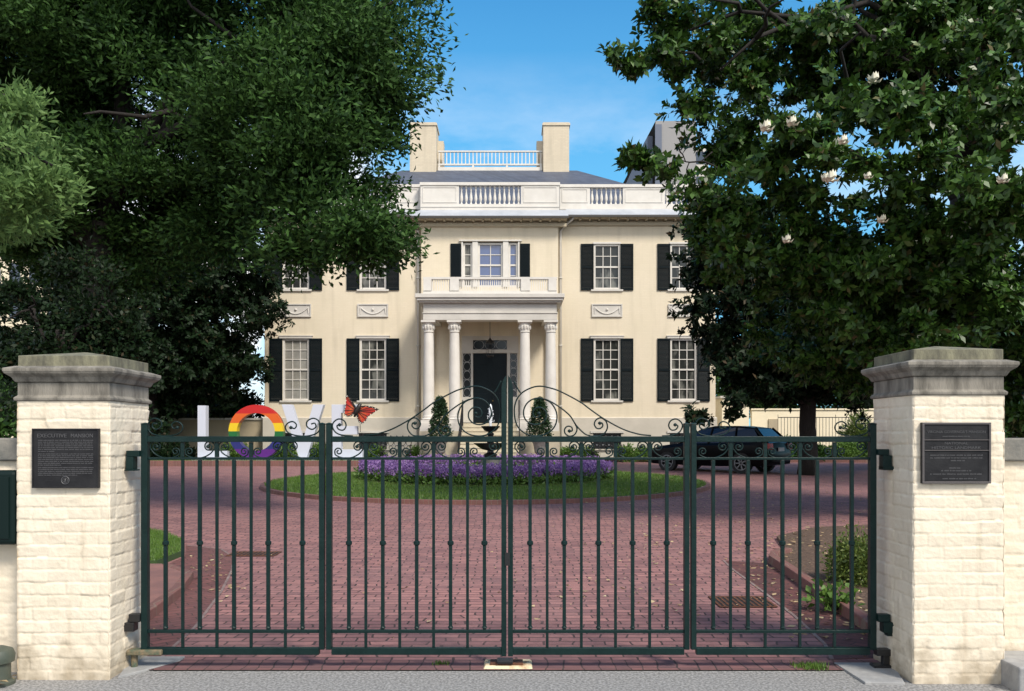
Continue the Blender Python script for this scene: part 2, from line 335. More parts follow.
M['leaf_bush'] = leaf_mat('bush_leaf', (.07, .12, .025), (.14, .19, .04), (.2, .2, .06), trans=.25)
M['petal'] = leaf_mat('purple_petal', (.20, .09, .32), (.40, .24, .52), (.55, .40, .62), trans=.3)
M['white_petal'] = mat('white_petal', (.74, .70, .55), .5)
M['dead_leaf'] = leaf_mat('fallen_leaf', (.26, .16, .085), (.48, .38, .22), (.55, .50, .30), rough=.7, trans=.1)
M['bark'] = mat('bark', (.010, .008, .007), .95, var=(.022, .018, .015), scale=10, stretch=(3, 3, .6), bump=.9, bscale=14)
M['letter_white'] = mat('white_letter_panel', (.55, .58, .66), .4)
for k, c in dict(red=(.48, .008, .008), orange=(.62, .10, .006), yellow=(.72, .50, .008), green=(.006, .12, .025), blue=(.012, .016, .14), purple=(.085, .008, .17)).items():
    M['r_' + k] = mat('rainbow_' + k, c, .4)
M['wing'] = mat('monarch_wing', (.42, .02, .012), .5, var=(.55, .13, .03), scale=3.2, lo=.45, hi=.65)
M['wing_black'] = mat('monarch_black', (.015, .012, .01), .5)
M['dot'] = mat('monarch_white_dot', (.75, .72, .62), .6)
M['car'] = mat('black_car_paint', (.002, .002, .003), .28, spec=.12)
M['car_glass'] = mat('car_glass', (.004, .014, .038), .06, spec=.4)
M['tyre'] = mat('tyre', (.012, .012, .012), .8)
M['alloy'] = mat('alloy_wheel', (.20, .205, .215), .35, metal=.6)
M['tail'] = mat('tail_light', (.25, .012, .012), .2)
M['plate'] = mat('number_plate', (.5, .5, .52), .5)
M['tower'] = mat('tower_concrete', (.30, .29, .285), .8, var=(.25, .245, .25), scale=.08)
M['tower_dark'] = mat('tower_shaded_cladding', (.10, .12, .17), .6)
M['tower_win'] = mat('tower_windows', (.05, .07, .10), .1)
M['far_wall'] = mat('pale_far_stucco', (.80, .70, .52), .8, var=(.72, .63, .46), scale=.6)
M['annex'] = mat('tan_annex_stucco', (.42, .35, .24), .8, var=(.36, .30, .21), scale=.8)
M['box_green'] = mat('dark_green_enamel', (.003, .012, .011), .45, spec=.2)
M['fixture'] = mat('grey_green_fixture', (.05, .065, .05), .5, var=(.08, .09, .07), scale=9)
M['water'] = mat('white_water', (.85, .88, .92), .2)
M['pot'] = mat('lead_grey_urn', (.24, .235, .225), .6, var=(.14, .135, .13), scale=9)
M['lattice'] = mat('pale_iron_lace', (.32, .32, .32), .5)
M['brass'] = mat('dull_brass', (.25, .17, .06), .35, metal=.8)

# ---------------------------------------------------------------- ground sheets
ys = [-60, 0, 5.3, 12, 20, 30, 40, 80, 300, 1200]; xs = [-900, -60, -20, 0, 20, 60, 900]
g = MB(); g.add([(x, y, zg(y) - .008) for y in ys for x in xs], [(j * 7 + i, j * 7 + i + 1, j * 7 + 8 + i, j * 7 + 7 + i) for j in range(len(ys) - 1) for i in range(6)])
build(g, 'ground', M['soil'], kind='structure')
FX0 = -16; FX1 = 17
g = MB(); g.add([(-30, -1.2, 0), (30, -1.2, 0), (30, 5.28, 0), (30, 5.445, .0021), (-30, 5.445, .0021), (-30, 5.28, 0)], [(0, 1, 2, 5), (5, 2, 3, 4)])
build(g, 'sidewalk', M['sidewalk'], kind='structure')
g = MB(); g.box(-40, 40, -14, -1.25, -.3, -.004); build(g, 'road', M['asphalt'], kind='structure')
g = MB(); g.add([(x, y, zg(y)) for x, y in ((FX0, 5.68), (FX1, 5.68), (FX1, 31.2), (FX0, 31.2))], [(0, 1, 2, 3)])
g.add([(x, y, zg(y)) for x, y in ((1.5, 31.2), (FX1, 31.2), (FX1, 34.4), (1.5, 34.4))], [(0, 1, 2, 3)])
g.add([(x, y, zg(y)) for x, y in ((-5.2, 31.2), (1.5, 31.2), (1.5, 33.5), (-5.2, 33.5))], [(0, 1, 2, 3)])
build(g, 'driveway', M['drive'], kind='structure')
n = 40; g = MB()
for i in range(n):    # soldier course at the mouth of the drive, edge against the sidewalk
    x0 = -2.52 + 5.06 * i / n; x1 = x0 + 5.06 / n
    g.add([(x0, 5.45, zg(5.45) + .006), (x1, 5.45, zg(5.45) + .006), (x1, 5.68, zg(5.68) + .006), (x0, 5.68, zg(5.68) + .006)], [(0, 1, 2, 3)])
build(g, 'driveway_apron', M['soldier'], kind='structure')

# left walk, lawn, kerb band; right band, kerb, bed
LK = [(-2.92, 5.7), (-2.98, 6.9), (-3.1, 7.8), (-3.3, 8.6), (-3.75, 9.1)]
LB = [(-2.42, 5.7), (-2.52, 6.6), (-2.8, 8.0), (-3.1, 9.2), (-3.35, 10.0), (-3.75, 10.7), (-4.3, 11.0)]
g = MB(); g.slab([LK[0], LK[1], LK[2], LK[3], LK[4], (-3.95, 9.3), (-3.98, 10.1), (-4.2, 10.7), (-4.32, 11.0)][::-1] + [LB[i] for i in range(7)], .004, .003)
build(g, 'driveway_left_border', M['drive_diag2'], kind='structure')
g = MB(); g.path_band(LB, -.012, .014, .006, .004); build(g, 'driveway_left_joint', M['cement'], kind='structure')
g = MB(); g.slab([(-9, 5.7)] + [(p[0] - .09, p[1]) for p in LK] + [(-9, 9.15)], .085, .1); build(g, 'path', M['walk_brick'], kind='structure')
g = MB(); g.path_band(LK, 0, .09, .09, .11); build(g, 'kerb_left', M['kerb_brick'], kind='structure', bevel=.008)
LAWN = [(-9, 9.15), (-4.3, 9.15), (-4.02, 9.4), (-4.02, 10.1), (-4.35, 11.0), (-5.0, 11.9), (-6.0, 12.6), (-9, 13.5)]
g = MB(); g.slab(LAWN, .07, .1); build(g, 'lawn_left', M['turf'], kind='structure')
RK = [(2.62, 5.75), (2.745, 6.5), (2.83, 7.6), (2.93, 9.0), (2.97, 9.6), (3.1, 9.95), (3.35, 10.2)]
RB = [(2.2, 5.7), (2.3, 6.1), (2.38, 7.0), (2.42, 8.0), (2.45, 9.2), (2.5, 9.8)]
g = MB(); g.slab(RB[::-1] + RK[:5] , .004, .003); build(g, 'driveway_right_border', M['drive_diag'], kind='structure')
g = MB(); g.path_band(RB, -.012, .015, .006, .004); build(g, 'driveway_right_joint', M['cement'], kind='structure')
g = MB(); g.path_band(RK, 0, -.10, .10, .12); build(g, 'kerb_right', M['kerb_brick'], kind='structure', bevel=.01)
BED = [(2.78, 5.75), (2.85, 6.5), (2.93, 7.6), (3.03, 9.0), (3.07, 9.6), (3.18, 9.85), (3.4, 10.2), (3.7, 11.6), (4.6, 12.6), (6, 13), (12, 13.4), (12, 5.75)]
g = MB(); g.slab(BED, .05, .08); build(g, 'mulch_bed', M['mulch'], kind='structure')

# round island
CX, CY, RI = -.75, 24.0, 5.85
LX, LY = -.67, 22.35
def circ(r, n=96, c=(LX, LY)): return [(c[0] + r * math.cos(2 * math.pi * i / n), c[1] + r * math.sin(2 * math.pi * i / n)) for i in range(n + 1)]
g = MB(); g.path_band(circ(RI), 0, .11, .09, .12); build(g, 'kerb_round', M['kerb_brick'], kind='structure', bevel=.01)
g = MB(); g.slab(circ(RI - .1)[:-1], .07, .09); build(g, 'lawn_round', M['turf'], kind='structure')
g = MB(); g.slab(circ(3.7, c=(CX, CY))[:-1], .08, .05); build(g, 'flower_bed_soil', M['mulch'], kind='structure')
g = MB(); g.path_band([(-16, 31.3), (-5.3, 31.3)], 0, .25, .2, .25); build(g, 'kerb_far', M['kerb_brick'], kind='structure', bevel=.01)
g = MB(); g.path_band([(3.6, 34.5), (8, 34.5), (17, 33.8)], 0, .2, .12, .2); build(g, 'kerb_house_side', M['kerb_brick'], kind='structure', bevel=.01)
g = MB(); g.slab([(-16, 31.56), (-5.3, 31.56), (-5.3, 36.7), (-16, 36.7)], .12, .1); build(g, 'lawn_house', M['turf'], kind='structure')

# ---------------------------------------------------------------- leaves and grass
def inpoly(px, py, poly):
    r = np.zeros(len(px), bool); n = len(poly)
    for i in range(n):
        x0, y0 = poly[i]; x1, y1 = poly[(i + 1) % n]
        c = ((y0 > py) != (y1 > py)) & (px < (x1 - x0) * (py - y0) / (y1 - y0 + 1e-12) + x0); r ^= c
    return r
def blades(pts, h, w, rng=RNG):
    n = len(pts); a = rng.random(n) * 2 * np.pi; hh = h * (.6 + .8 * rng.random(n)); lean = (rng.random((n, 2)) - .5) * h * 1.1
    d = np.stack([np.cos(a), np.sin(a), np.zeros(n)], 1) * w
    tip = pts + np.stack([lean[:, 0], lean[:, 1], hh], 1)
    V = np.stack([pts - d, pts + d, tip], 1).reshape(-1, 3); return V, np.arange(3 * n).reshape(-1, 3)
zgv = lambda D: .0145 * (np.clip(D, 5.3, 40) - 5.3)
V1 = []
n = 75000; rr = np.sqrt(RNG.uniform(0, (RI - .1) ** 2, n)); aa = RNG.random(n) * 2 * np.pi
px, py = LX + rr * np.cos(aa), LY + rr * np.sin(aa); k = (px - CX) ** 2 + (py - CY) ** 2 > 3.6 ** 2; px, py = px[k], py[k]; V1.append((np.stack([px, py, zgv(py) + .065], 1), .06, .009))
n = 60000; px = RNG.uniform(-6.6, -3.8, n); py = RNG.uniform(9.15, 13.5, n); k = inpoly(px, py, LAWN); px, py = px[k], py[k]
V1.append((np.stack([px, py, zgv(py) + .065], 1), .045, .004))
n = 14000; px = RNG.uniform(-15, -5.3, n); py = RNG.uniform(31.6, 34, n); V1.append((np.stack([px, py, zgv(py) + .11], 1), .09, .014))
VV = []; off = 0
for p_, h_, w_ in V1: a_, b_ = blades(p_, h_, w_); VV.append(a_)
VV = np.concatenate(VV); build_np(VV, np.arange(len(VV)).reshape(-1, 3), 'grass', M['grass'], label='short green grass on the round island and side lawns', cat='grass', kind='stuff')

def leaves(C, n_per, spread, L, W, rng, droop=.2, outward=None, fold=.25):
    N = len(C) * n_per
    c = np.repeat(C, n_per, 0) + rng.normal(0, 1, (N, 3)) * spread
    d = rng.normal(0, 1, (N, 3)); 
    if outward is not None: d += np.repeat(outward, n_per, 0) * 1.3
    d[:, 2] -= droop; d /= np.linalg.norm(d, axis=1, keepdims=True)
    u = rng.normal(0, 1, (N, 3)); u[:, 2] *= .4; s = np.cross(d, u); s /= (np.linalg.norm(s, axis=1, keepdims=True) + 1e-9)
    nn = np.cross(s, d)
    l = L * (.65 + .7 * rng.random((N, 1))); w = W * (.65 + .7 * rng.random((N, 1)))
    a = c; b = c + d * l * .5 + s * w * .5 + nn * w * fold; t = c + d * l; e = c + d * l * .5 - s * w * .5 + nn * w * fold
    V = np.stack([a, b, t, e], 1).reshape(-1, 3)
    return V, np.arange(4 * N).reshape(-1, 4)
def rosettes(C, n_per, L, W, rng, axis, fold=.18):
    """whorls of long leaves round the twig ends"""
    N = len(C); ax = axis + rng.normal(0, .5, (N, 3)); ax /= np.linalg.norm(ax, axis=1, keepdims=True)
    t = np.cross(ax, rng.normal(0, 1, (N, 3))); t /= np.linalg.norm(t, axis=1, keepdims=True); b = np.cross(ax, t)
    Vs = []
    for k in range(n_per):
        a = 2 * np.pi * (k * .381966 * 1.0) + rng.normal(0, .3, (N, 1)); tilt = .25 + .9 * rng.random((N, 1))
        d = (np.cos(a) * t + np.sin(a) * b) * np.sin(tilt + .35) + ax * np.cos(tilt + .35)
        d[:, 2] -= .15; d /= np.linalg.norm(d, axis=1, keepdims=True)
        s = np.cross(d, ax); s /= (np.linalg.norm(s, axis=1, keepdims=True) + 1e-9); nn = np.cross(s, d)
        l = L * (.6 + .6 * rng.random((N, 1))); w = W * (.7 + .5 * rng.random((N, 1)))
        c0 = C - ax * (k / n_per) * L * .9
        Vs.append(np.stack([c0, c0 + d * l * .55 + s * w * .5 + nn * w * fold, c0 + d * l, c0 + d * l * .55 - s * w * .5 + nn * w * fold], 1))
    V = np.concatenate(Vs).reshape(-1, 3); return V, np.arange(len(V)).reshape(-1, 4)

def sample_blobs(blobs, rng, boughs_per_m3, bough_r, twigs, flat=.55):
    """blobs: (px, py, D, rx px, ry px, ry m) -> twig centres and outward directions"""
    Cs, Os = [], []
    for bl in blobs:
        x, y, D, rx, ry, rd = bl[:6]; dens = bl[6] if len(bl) > 6 else 1
        c = np.array(P(x, y, D)); r = np.array((rx / F * D, rd, ry / F * D))
        vol = 4.19 * r.prod(); nb = max(3, int(vol * boughs_per_m3 * dens))
        d = rng.normal(0, 1, (nb, 3)); d /= np.linalg.norm(d, axis=1, keepdims=True)
        b = c + d * r * (rng.random((nb, 1)) ** .42)
        for bc, dd in zip(b, d):
            k = int(twigs * (.4 + 1.2 * rng.random())); br = bough_r * (.35 + 1.1 * rng.random() ** 1.3)
            q = rng.normal(0, 1, (k, 3)); q /= np.linalg.norm(q, axis=1, keepdims=True); q[:, 2] *= flat
            Cs.append(bc + q * br * rng.random((k, 1)) ** .5); o = q + dd * .6; o[:, 2] += .35; Os.append(o)
    C = np.concatenate(Cs); O = np.concatenate(Os); O /= (np.linalg.norm(O, axis=1, keepdims=True) + 1e-9); return C, O

def limb(mb, a, b, r0, r1, rng, sag=.15, n=7):
    a = np.array(a, float); b = np.array(b, float); L = np.linalg.norm(b - a); pts = []
    j = rng.normal(0, L * .04, (n + 1, 3)); j[0] = j[-1] = 0
    for i in range(n + 1):
        t = i / n; p = a + (b - a) * t + j[i]; p[2] += math.sin(t * math.pi) * L * sag; pts.append(p)
    mb.tube(pts, [r0 + (r1 - r0) * (i / n) ** .8 for i in range(n + 1)], 8); return pts

def tree(name, label, cat, base, trunk_top, r, limbs, blobs, lm, kind, rng, dens, bough_r, twigs, leafn, L, W, group=None, spread=.1, keep=None, flat=.55):
    t = thing(name, label, cat, base, group)
    mb = MB(); b = np.array(base, float); tt = np.array(trunk_top, float)
    pts = [b + (tt - b) * k / 6 + (rng.normal(0, r * .15, 3) if 0 < k < 6 else 0) for k in range(7)]
    mb.tube(pts, [r * 1.35, r * 1.05, r, r * .95, r * .9, r * .82, r * .75], 12)
    for (p, q, r0, r1) in limbs:
        pp = limb(mb, p, q, r0, r1, rng)
        for k in range(3, 7):
            e = pp[k] + rng.normal(0, 1, 3) * np.array((.9, .9, .6)) * np.linalg.norm(np.array(q) - np.array(p)) * .25
            limb(mb, pp[k], e, r0 * .4, .012, rng, .05, 4)
    build(mb, 'trunk', M['bark'], t, smooth='all')
    C, O = sample_blobs(blobs, rng, dens, bough_r, twigs, flat)
    if keep is not None: k = keep(C); C, O = C[k], O[k]
    if kind == 'rosette': V, Q = rosettes(C, leafn, L, W, rng, O)
    else: V, Q = leaves(C, leafn, spread, L, W, rng, outward=O)
    build_np(V, Q, 'crown', lm, t); print(name, 'leaves', len(Q))
    return t

# ---------------------------------------------------------------- mansion
HX = -.98; YW = 37.0; YC = 36.6; ZB = zg(37)
def wx(px, D=YW): return (px - 512) / F * D
def wz(py, D=YW): return EYE + (HZ - py) / F * D
mansion = thing('mansion', 'two storey cream brick mansion with columned portico and dark shutters behind the round lawn', 'mansion', (HX, YW, ZB))
def wall_holes(mb, x0, x1, z0, z1, holes, y, depth):
    xs = sorted({x0, x1, *[h[0] for h in holes], *[h[1] for h in holes]}); zs = sorted({z0, z1, *[h[2] for h in holes], *[h[3] for h in holes]})
    for i in range(len(xs) - 1):
        for j in range(len(zs) - 1):
            cx, cz = (xs[i] + xs[i + 1]) / 2, (zs[j] + zs[j + 1]) / 2
            if any(h[0] < cx < h[1] and h[2] < cz < h[3] for h in holes): continue
            mb.add([(xs[i], y, zs[j]), (xs[i + 1], y, zs[j]), (xs[i + 1], y, zs[j + 1]), (xs[i], y, zs[j + 1])], [(0, 1, 2, 3)])
    for a, b, c, d in holes:
        mb.add([(a, y, c), (b, y, c), (b, y, d), (a, y, d), (a, y + depth, c), (b, y + depth, c), (b, y + depth, d), (a, y + depth, d)],
               [(0, 1, 5, 4), (1, 2, 6, 5), (2, 3, 7, 6), (3, 0, 4, 7)])
def build_raw(mb, name, m, parent, **kw):
    me = bpy.data.meshes.new(name); off = WL[parent.name]
    me.from_pydata([(p[0] - off[0], p[1] - off[1], p[2] - off[2]) for p in mb.v], [], mb.f); return settle(finish_mesh(me, name, m, parent, False), **kw)

bays = [296, 373, 607, 683.5]
holes = []; wins = []
for c in bays:
    for (h, y0, y1, rows) in ((13.3, 338.5, 400.5, 3), (13.3, 244, 289.5, 2)):
        a = (wx(c - h), wx(c + h), wz(y1), wz(y0)); holes.append(a); wins.append((a, rows, c))
mb = MB(); XL, XR, ZT = HX - 10.05, HX + 10.05, 11.35; YB = 50
bw = []                                       # basement window openings
for c in bays: bw.append((wx(c - 14), wx(c + 14), wz(449), wz(433)))
CXL, CXR = HX - 3.02, HX + 3.02
wall_holes(mb, XL, CXL, 2.315, ZT, [h for h in holes if h[1] < CXL], YW, .16)
wall_holes(mb, CXR, XR, 2.315, ZT, [h for h in holes if h[0] > CXR], YW, .16)
mb.add([(XL, YW, 0), (XL, YB, 0), (XL, YB, ZT), (XL, YW, ZT), (XR, YW, 0), (XR, YB, 0), (XR, YB, ZT), (XR, YW, ZT)], [(1, 0, 3, 2), (4, 5, 6, 7), (5, 1, 2, 6)])
# centre bay with the triple window and the doorway
tw = (wx(461.5, YC), wx(519.5, YC), wz(287, YC), wz(241.5, YC))
dw = (wx(461.5, YC), wx(518.5, YC), 2.06, wz(336, YC))
wall_holes(mb, CXL, CXR, 0, ZT, [tw, dw], YC, .2)
mb.add([(CXL, YC, 0), (CXL, YW, 0), (CXL, YW, ZT), (CXL, YC, ZT), (CXR, YC, 0), (CXR, YW, 0), (CXR, YW, ZT), (CXR, YC, ZT)], [(1, 0, 3, 2), (4, 5, 6, 7)])
build_raw(mb, 'wall', M['wall'], mansion)
for a_, b_, sd_ in ((XL - .06, CXL, -1), (CXR, XR + .06, 1)):
    mb = MB(); wall_holes(mb, a_, b_, .1, 2.31, [h for h in bw if a_ < h[0] < b_], YW - .07, .25)
    mb.add([(a_, YW - .07, 2.31), (b_, YW - .07, 2.31), (b_, YW + .003, 2.345), (a_, YW + .003, 2.345)], [(0, 1, 2, 3)])
    if sd_ > 0: mb.box(XR + .003, XR + .059, YW - .068, YB, .1, 2.308)
    else: mb.box(XL - .059, XL - .003, YW - .068, YB, .1, 2.308)
    build_raw(mb, 'foundation', M['band'], mansion)
for h in bw:
    mb = MB(); y = YW + .05
    mb.box(h[0], h[1], y, y + .04, h[2], h[3]); w = build(mb, 'basement_window', M['lace_pane'], mansion)
    mb = MB(); n = 7
    for i in range(n): x = h[0] + (h[1] - h[0]) * (i + .5) / n; mb.box(x - .015, x + .015, y - .04, y - .01, h[2] + .003, h[3] - .003)
    build(mb, 'grille', M['black_iron'], w)
    mb = MB(); mb.box(h[0] - .12, h[1] + .12, YW - .12, YW - .072, h[3] + .003, h[3] + .1); build(mb, 'lintel', M['trim'], w)

def sash_window(h, rows, y, parent, cols=3, pane='pane', sill=True, blind=False):
    x0, x1, z0, z1 = h; fr = .085
    mb = MB(); yf = y + .02
    mb.box(x0, x0 + fr, yf, yf + .12, z0 + .003, z1 - .003); mb.box(x1 - fr, x1, yf, yf + .12, z0 + .003, z1 - .003)
    mb.box(x0 + fr, x1 - fr, yf, yf + .12, z1 - fr, z1 - .003); mb.box(x0 + fr, x1 - fr, yf, yf + .12, z0 + .003, z0 + fr)
    a0, a1, c0, c1 = x0 + fr, x1 - fr, z0 + fr, z1 - fr; zm = (c0 + c1) / 2
    mb.box(a0, a1, yf + .035, yf + .09, zm - .035, zm + .035)
    for (p, q) in ((c0, zm - .035), (zm + .035, c1)):
        for k in range(1, cols): x = a0 + (a1 - a0) * k / cols; mb.box(x - .016, x + .016, yf + .05, yf + .08, p, q)
        for k in range(1, rows): z = p + (q - p) * k / rows; mb.box(a0, a1, yf + .053, yf + .077, z - .016, z + .016)
    w = build(mb, 'window', M['white'], parent)
    mb = MB(); mb.box(a0, a1, yf + .085, yf + .1, c0, c1); build(mb, 'pane', M[pane], w)
    if sill:
        mb = MB(); mb.box(x0 - .12, x1 + .12, y - .07, y + .02, z0 - .08, z0 - .001); build(mb, 'sill', M['trim'], w)
    return w
for (h, rows, c) in wins:
    w = sash_window(h, rows, YW, mansion, pane='pane_light' if (c < 300 and rows == 3) else 'pane')
    if rows == 3: mb = MB(); mb.box(h[0] - .14, h[1] + .14, YW - .06, YW - .003, h[3] + .003, h[3] + .09); mb.box(h[0] - .17, h[1] + .17, YW - .08, YW - .003, h[3] + .093, h[3] + .13); build(mb, 'lintel', M['trim'], w)
    else: mb = MB(); mb.box(h[0] - .03, h[1] + .03, YW - .04, YW - .003, h[3] + .003, h[3] + .08); build(mb, 'lintel', M['white'], w)
    for s in (0, 1):
        x = h[0] - .575 if s == 0 else h[1] + .005
        mb = MB(); fw = .57; z0, z1 = h[2] - .04, h[3]
        mb.box(x, x + .06, YW - .055, YW - .01, z0, z1); mb.box(x + fw - .06, x + fw, YW - .055, YW - .01, z0, z1)
        for z in (z0, (z0 + z1) / 2 - .05, z1 - .1): mb.box(x + .06, x + fw - .06, YW - .055, YW - .01, z, z + .1)
        k = z0 + .12
        while k < z1 - .12:
            mb.add([(x + .06, YW - .045, k), (x + fw - .06, YW - .045, k), (x + fw - .06, YW - .02, k + .05), (x + .06, YW - .02, k + .05)], [(0, 1, 2, 3)]); k += .055
        build(mb, 'shutter', M['shutter'], mansion)
# relief panels with a swag
for c in bays:
    x0, x1, z0, z1 = wx(c - 15.3), wx(c + 15.3), wz(317), wz(304); mb = MB()
    mb.box(x0, x1, YW - .03, YW - .004, z0, z1)
    for (a, b, cc, d) in ((x0, x1, z1 - .05, z1), (x0, x1, z0, z0 + .05), (x0, x0 + .05, z0 + .05, z1 - .05), (x1 - .05, x1, z0 + .05, z1 - .05)): mb.box(a, b, YW - .065, YW - .03, cc, d)
    rp = build(mb, 'relief_panel', M['trim'], mansion)
    mb = MB(); xc = (x0 + x1) / 2; pts = [(xc + (k / 12) * .52, YW - .045, z0 + .14 + .26 * (k / 12) ** 2) for k in range(-12, 13)]
    mb.tube(pts, .026, 6)
    for sg in (-1, 1): mb.tube([(xc + sg * .54, YW - .045, z0 + .42), (xc + sg * .56, YW - .045, z0 + .14)], [.035, .015], 6)
    mb.lathe(xc, YW - .045, [(0.001, z0 + .27), (.05, z0 + .3), (.05, z0 + .36), (.001, z0 + .39)], 10)
    build(mb, 'swag', M['white'], rp, smooth=True)
# triple window above the portico
x0, x1, z0, z1 = tw
e = [463, 472.5, 478, 503, 508.5, 518]
for i, cols in ((0, 1), (2, 2), (4, 1)):
    hh = (wx(e[i], YC), wx(e[i + 1], YC), z0, z1 - .05); sash_window(hh, 2, YC + .02, mansion, cols=cols, pane='pane' if i == 0 else 'pane_blue', sill=False)
mb = MB()
for a, b in ((461.5, 463), (472.5, 478), (503, 508.5), (518, 519.5)):
    mb.box(wx(a, YC) + .002, wx(b, YC) - .002, YC - .06, YC + .1, z0, z1)
mb.box(x0 - .1, x1 + .1, YC - .1, YC + .1, z1 + .003, z1 + .06); build(mb, 'window_surround', M['white'], mansion)
for a, b in ((450.6, 461), (520, 530)):
    mb = MB(); xa, xb = wx(a, YC), wx(b, YC); mb.box(xa, xb, YC - .05, YC - .005, z0, z1 - .1)
    k = z0 + .1
    while k < z1 - .2: mb.box(xa + .06, xb - .06, YC - .062, YC - .05, k, k + .035); k += .07
    build(mb, 'shutter', M['shutter'], mansion)
# doorway
mb = MB(); y = YC + .05
mb.box(wx(470.8, YC), wx(473, YC), y - .03, y + .1, 2.1, wz(349.5, YC)); mb.box(wx(507, YC), wx(510, YC), y - .03, y + .1, 2.1, wz(349.5, YC))
mb.box(dw[0] + .002, dw[1] - .002, y - .05, y + .1, wz(353, YC), wz(349.5, YC))
mb.box(dw[0] + .002, dw[1] - .002, y - .05, y + .1, wz(340, YC), dw[3] - .002)
mb.box(dw[0] + .002, wx(473, YC), y - .04, y + .1, wz(349.5, YC) + .002, wz(340, YC) - .002); mb.box(wx(507, YC), dw[1] - .002, y - .04, y + .1, wz(349.5, YC) + .002, wz(340, YC) - .002)
mb.box(dw[0] + .002, wx(470.8, YC), y - .04, y + .1, 2.1, wz(397, YC)); mb.box(wx(510, YC), dw[1] - .002, y - .04, y + .1, 2.1, wz(397, YC))
mb.box(dw[0] + .002, wx(463, YC), y - .02, y + .1, wz(397, YC) + .002, wz(353, YC) - .002); mb.box(wx(517, YC), dw[1] - .002, y - .02, y + .1, wz(397, YC) + .002, wz(353, YC) - .002)
build(mb, 'door_surround', M['trim'], mansion)
def lace(x0, x1, z0, z1, name):
    mb = MB(); mb.box(x0, x1, y + .05, y + .08, z0, z1); p = build(mb, name, M['lace_pane'], mansion)
    mb = MB(); v = z1 - z0 > x1 - x0; n = max(2, int(round(max(z1 - z0, x1 - x0) / min(z1 - z0, x1 - x0) / 1.1)))
    for i in range(n):
        if v: a, b, c, d = x0, x1, z0 + (z1 - z0) * i / n, z0 + (z1 - z0) * (i + 1) / n
        else: a, b, c, d = x0 + (x1 - x0) * i / n, x0 + (x1 - x0) * (i + 1) / n, z0, z1
        cx, cz, rx, rz = (a + b) / 2, (c + d) / 2, (b - a) / 2 * .9, (d - c) / 2 * .95
        mb.tube([(cx + rx * math.cos(t * math.pi / 8), y + .045, cz + rz * math.sin(t * math.pi / 8)) for t in range(17)], .012, 4)
        if v: mb.box(a, b, y + .035, y + .048, d - .02, d)
    build(mb, 'tracery', M['lattice'], p); return p
lace(wx(463, YC), wx(470.8, YC), wz(397, YC) + .002, wz(353, YC) - .002, 'sidelight'); lace(wx(510, YC), wx(517, YC), wz(397, YC) + .002, wz(353, YC) - .002, 'sidelight')
lace(wx(473, YC), wx(507, YC), wz(349.5, YC) + .002, wz(340, YC) - .002, 'transom')
mb = MB(); dx0, dx1, dz0, dz1 = wx(473, YC) + .01, wx(507, YC) - .01, 2.1, wz(353, YC) - .01
mb.box(dx0, dx1, y + .03, y + .09, dz0, dz1)
for i in range(2):
    for (a, b) in ((.12, .42), (.5, .78), (.84, .96)):
        xa = dx0 + .1 + i * ((dx1 - dx0) / 2); mb.box(xa, xa + (dx1 - dx0) / 2 - .2, y + .015, y + .03, dz0 + (dz1 - dz0) * a, dz0 + (dz1 - dz0) * b)
d = build(mb, 'door', M['door'], mansion, bevel=.01)
mb = MB(); mb.lathe((dx0 + dx1) / 2 + .12, y + .0, [(.001, 3.02), (.035, 3.04), (.035, 3.08), (.001, 3.1)], 10); build(mb, 'handle', M['brass'], d)
# portico
PY = 34.5; pX = lambda px: wx(px, PY); pZ = lambda py: wz(py, PY)
fl = 2.05
for c in (428, 454, 525, 551):
    x = pX(c) - (.0 if c < 490 else 0); yy = PY + .3
    mb = MB(); mb.box(x - .34, x + .34, yy - .34, yy + .34, pZ(431), fl); mb.box(x - .3, x + .3, yy - .3, yy + .3, fl + .002, fl + .12)
    prof = [(.29, fl + .12), (.31, fl + .16), (.29, fl + .2), (.25, fl + .23), (.265, fl + .27), (.24, fl + .3)]
    H = pZ(320) - .5
    for k in range(9): t = k / 8; prof.append((.235 - .038 * t * t, fl + .32 + (H - fl - .32) * t))
    prof += [(.215, H + .01), (.23, H + .03), (.205, H + .05), (.21, H + .16), (.26, H + .27), (.225, H + .29), (.24, H + .37), (.29, H + .42)]
    mb.lathe(x, yy, prof, 28)
    mb.box(x - .3, x + .3, yy - .3, yy + .3, H + .42, H + .498)
    for k in range(12):
        a = 2 * math.pi * k / 12; mb.lathe(x + .235 * math.cos(a), yy + .235 * math.sin(a), [(.005, H + .12), (.045, H + .2), (.03, H + .3), (.005, H + .33)], 6)
    build(mb, 'column', M['white'], mansion, smooth=True)
    mb = MB(); mb.box(x - .36, x + .36, yy - .36, yy + .36, ZB - .2, pZ(431) - .003); build(mb, 'pedestal', M['step'], mansion, bevel=.01)
for c in (430, 550):
    mb = MB(); x = wx(c, YC); mb.box(x - .2, x + .2, YC - .14, YC - .003, fl + .01, pZ(320) + .1); build(mb, 'pilaster', M['white'], mansion, bevel=.01)
mb = MB(); X0, X1 = pX(423), pX(557)
mb.box(X0, X1, PY, PY + .6, pZ(320), pZ(313.5)); mb.box(X0 - .03, X1 + .03, PY - .03, PY + .6, pZ(313.5) + .002, pZ(312.5)); mb.box(X0 + .01, X1 - .01, PY + .01, PY + .6, pZ(312.5) + .002, pZ(303))
for xa in (X0, X1 - .6): mb.box(xa + .004, xa + .596, PY + .603, YC - .003, pZ(320), pZ(303))
mb.box(X0 - .15, X1 + .15, PY - .15, YC - .003, pZ(303) + .002, pZ(301.2)); mb.box(X0 - .24, X1 + .24, PY - .24, YC - .003, pZ(301.2) + .002, pZ(298.6)); mb.box(X0 - .3, X1 + .3, PY - .3, YC - .003, pZ(298.6) + .002, pZ(294.6))
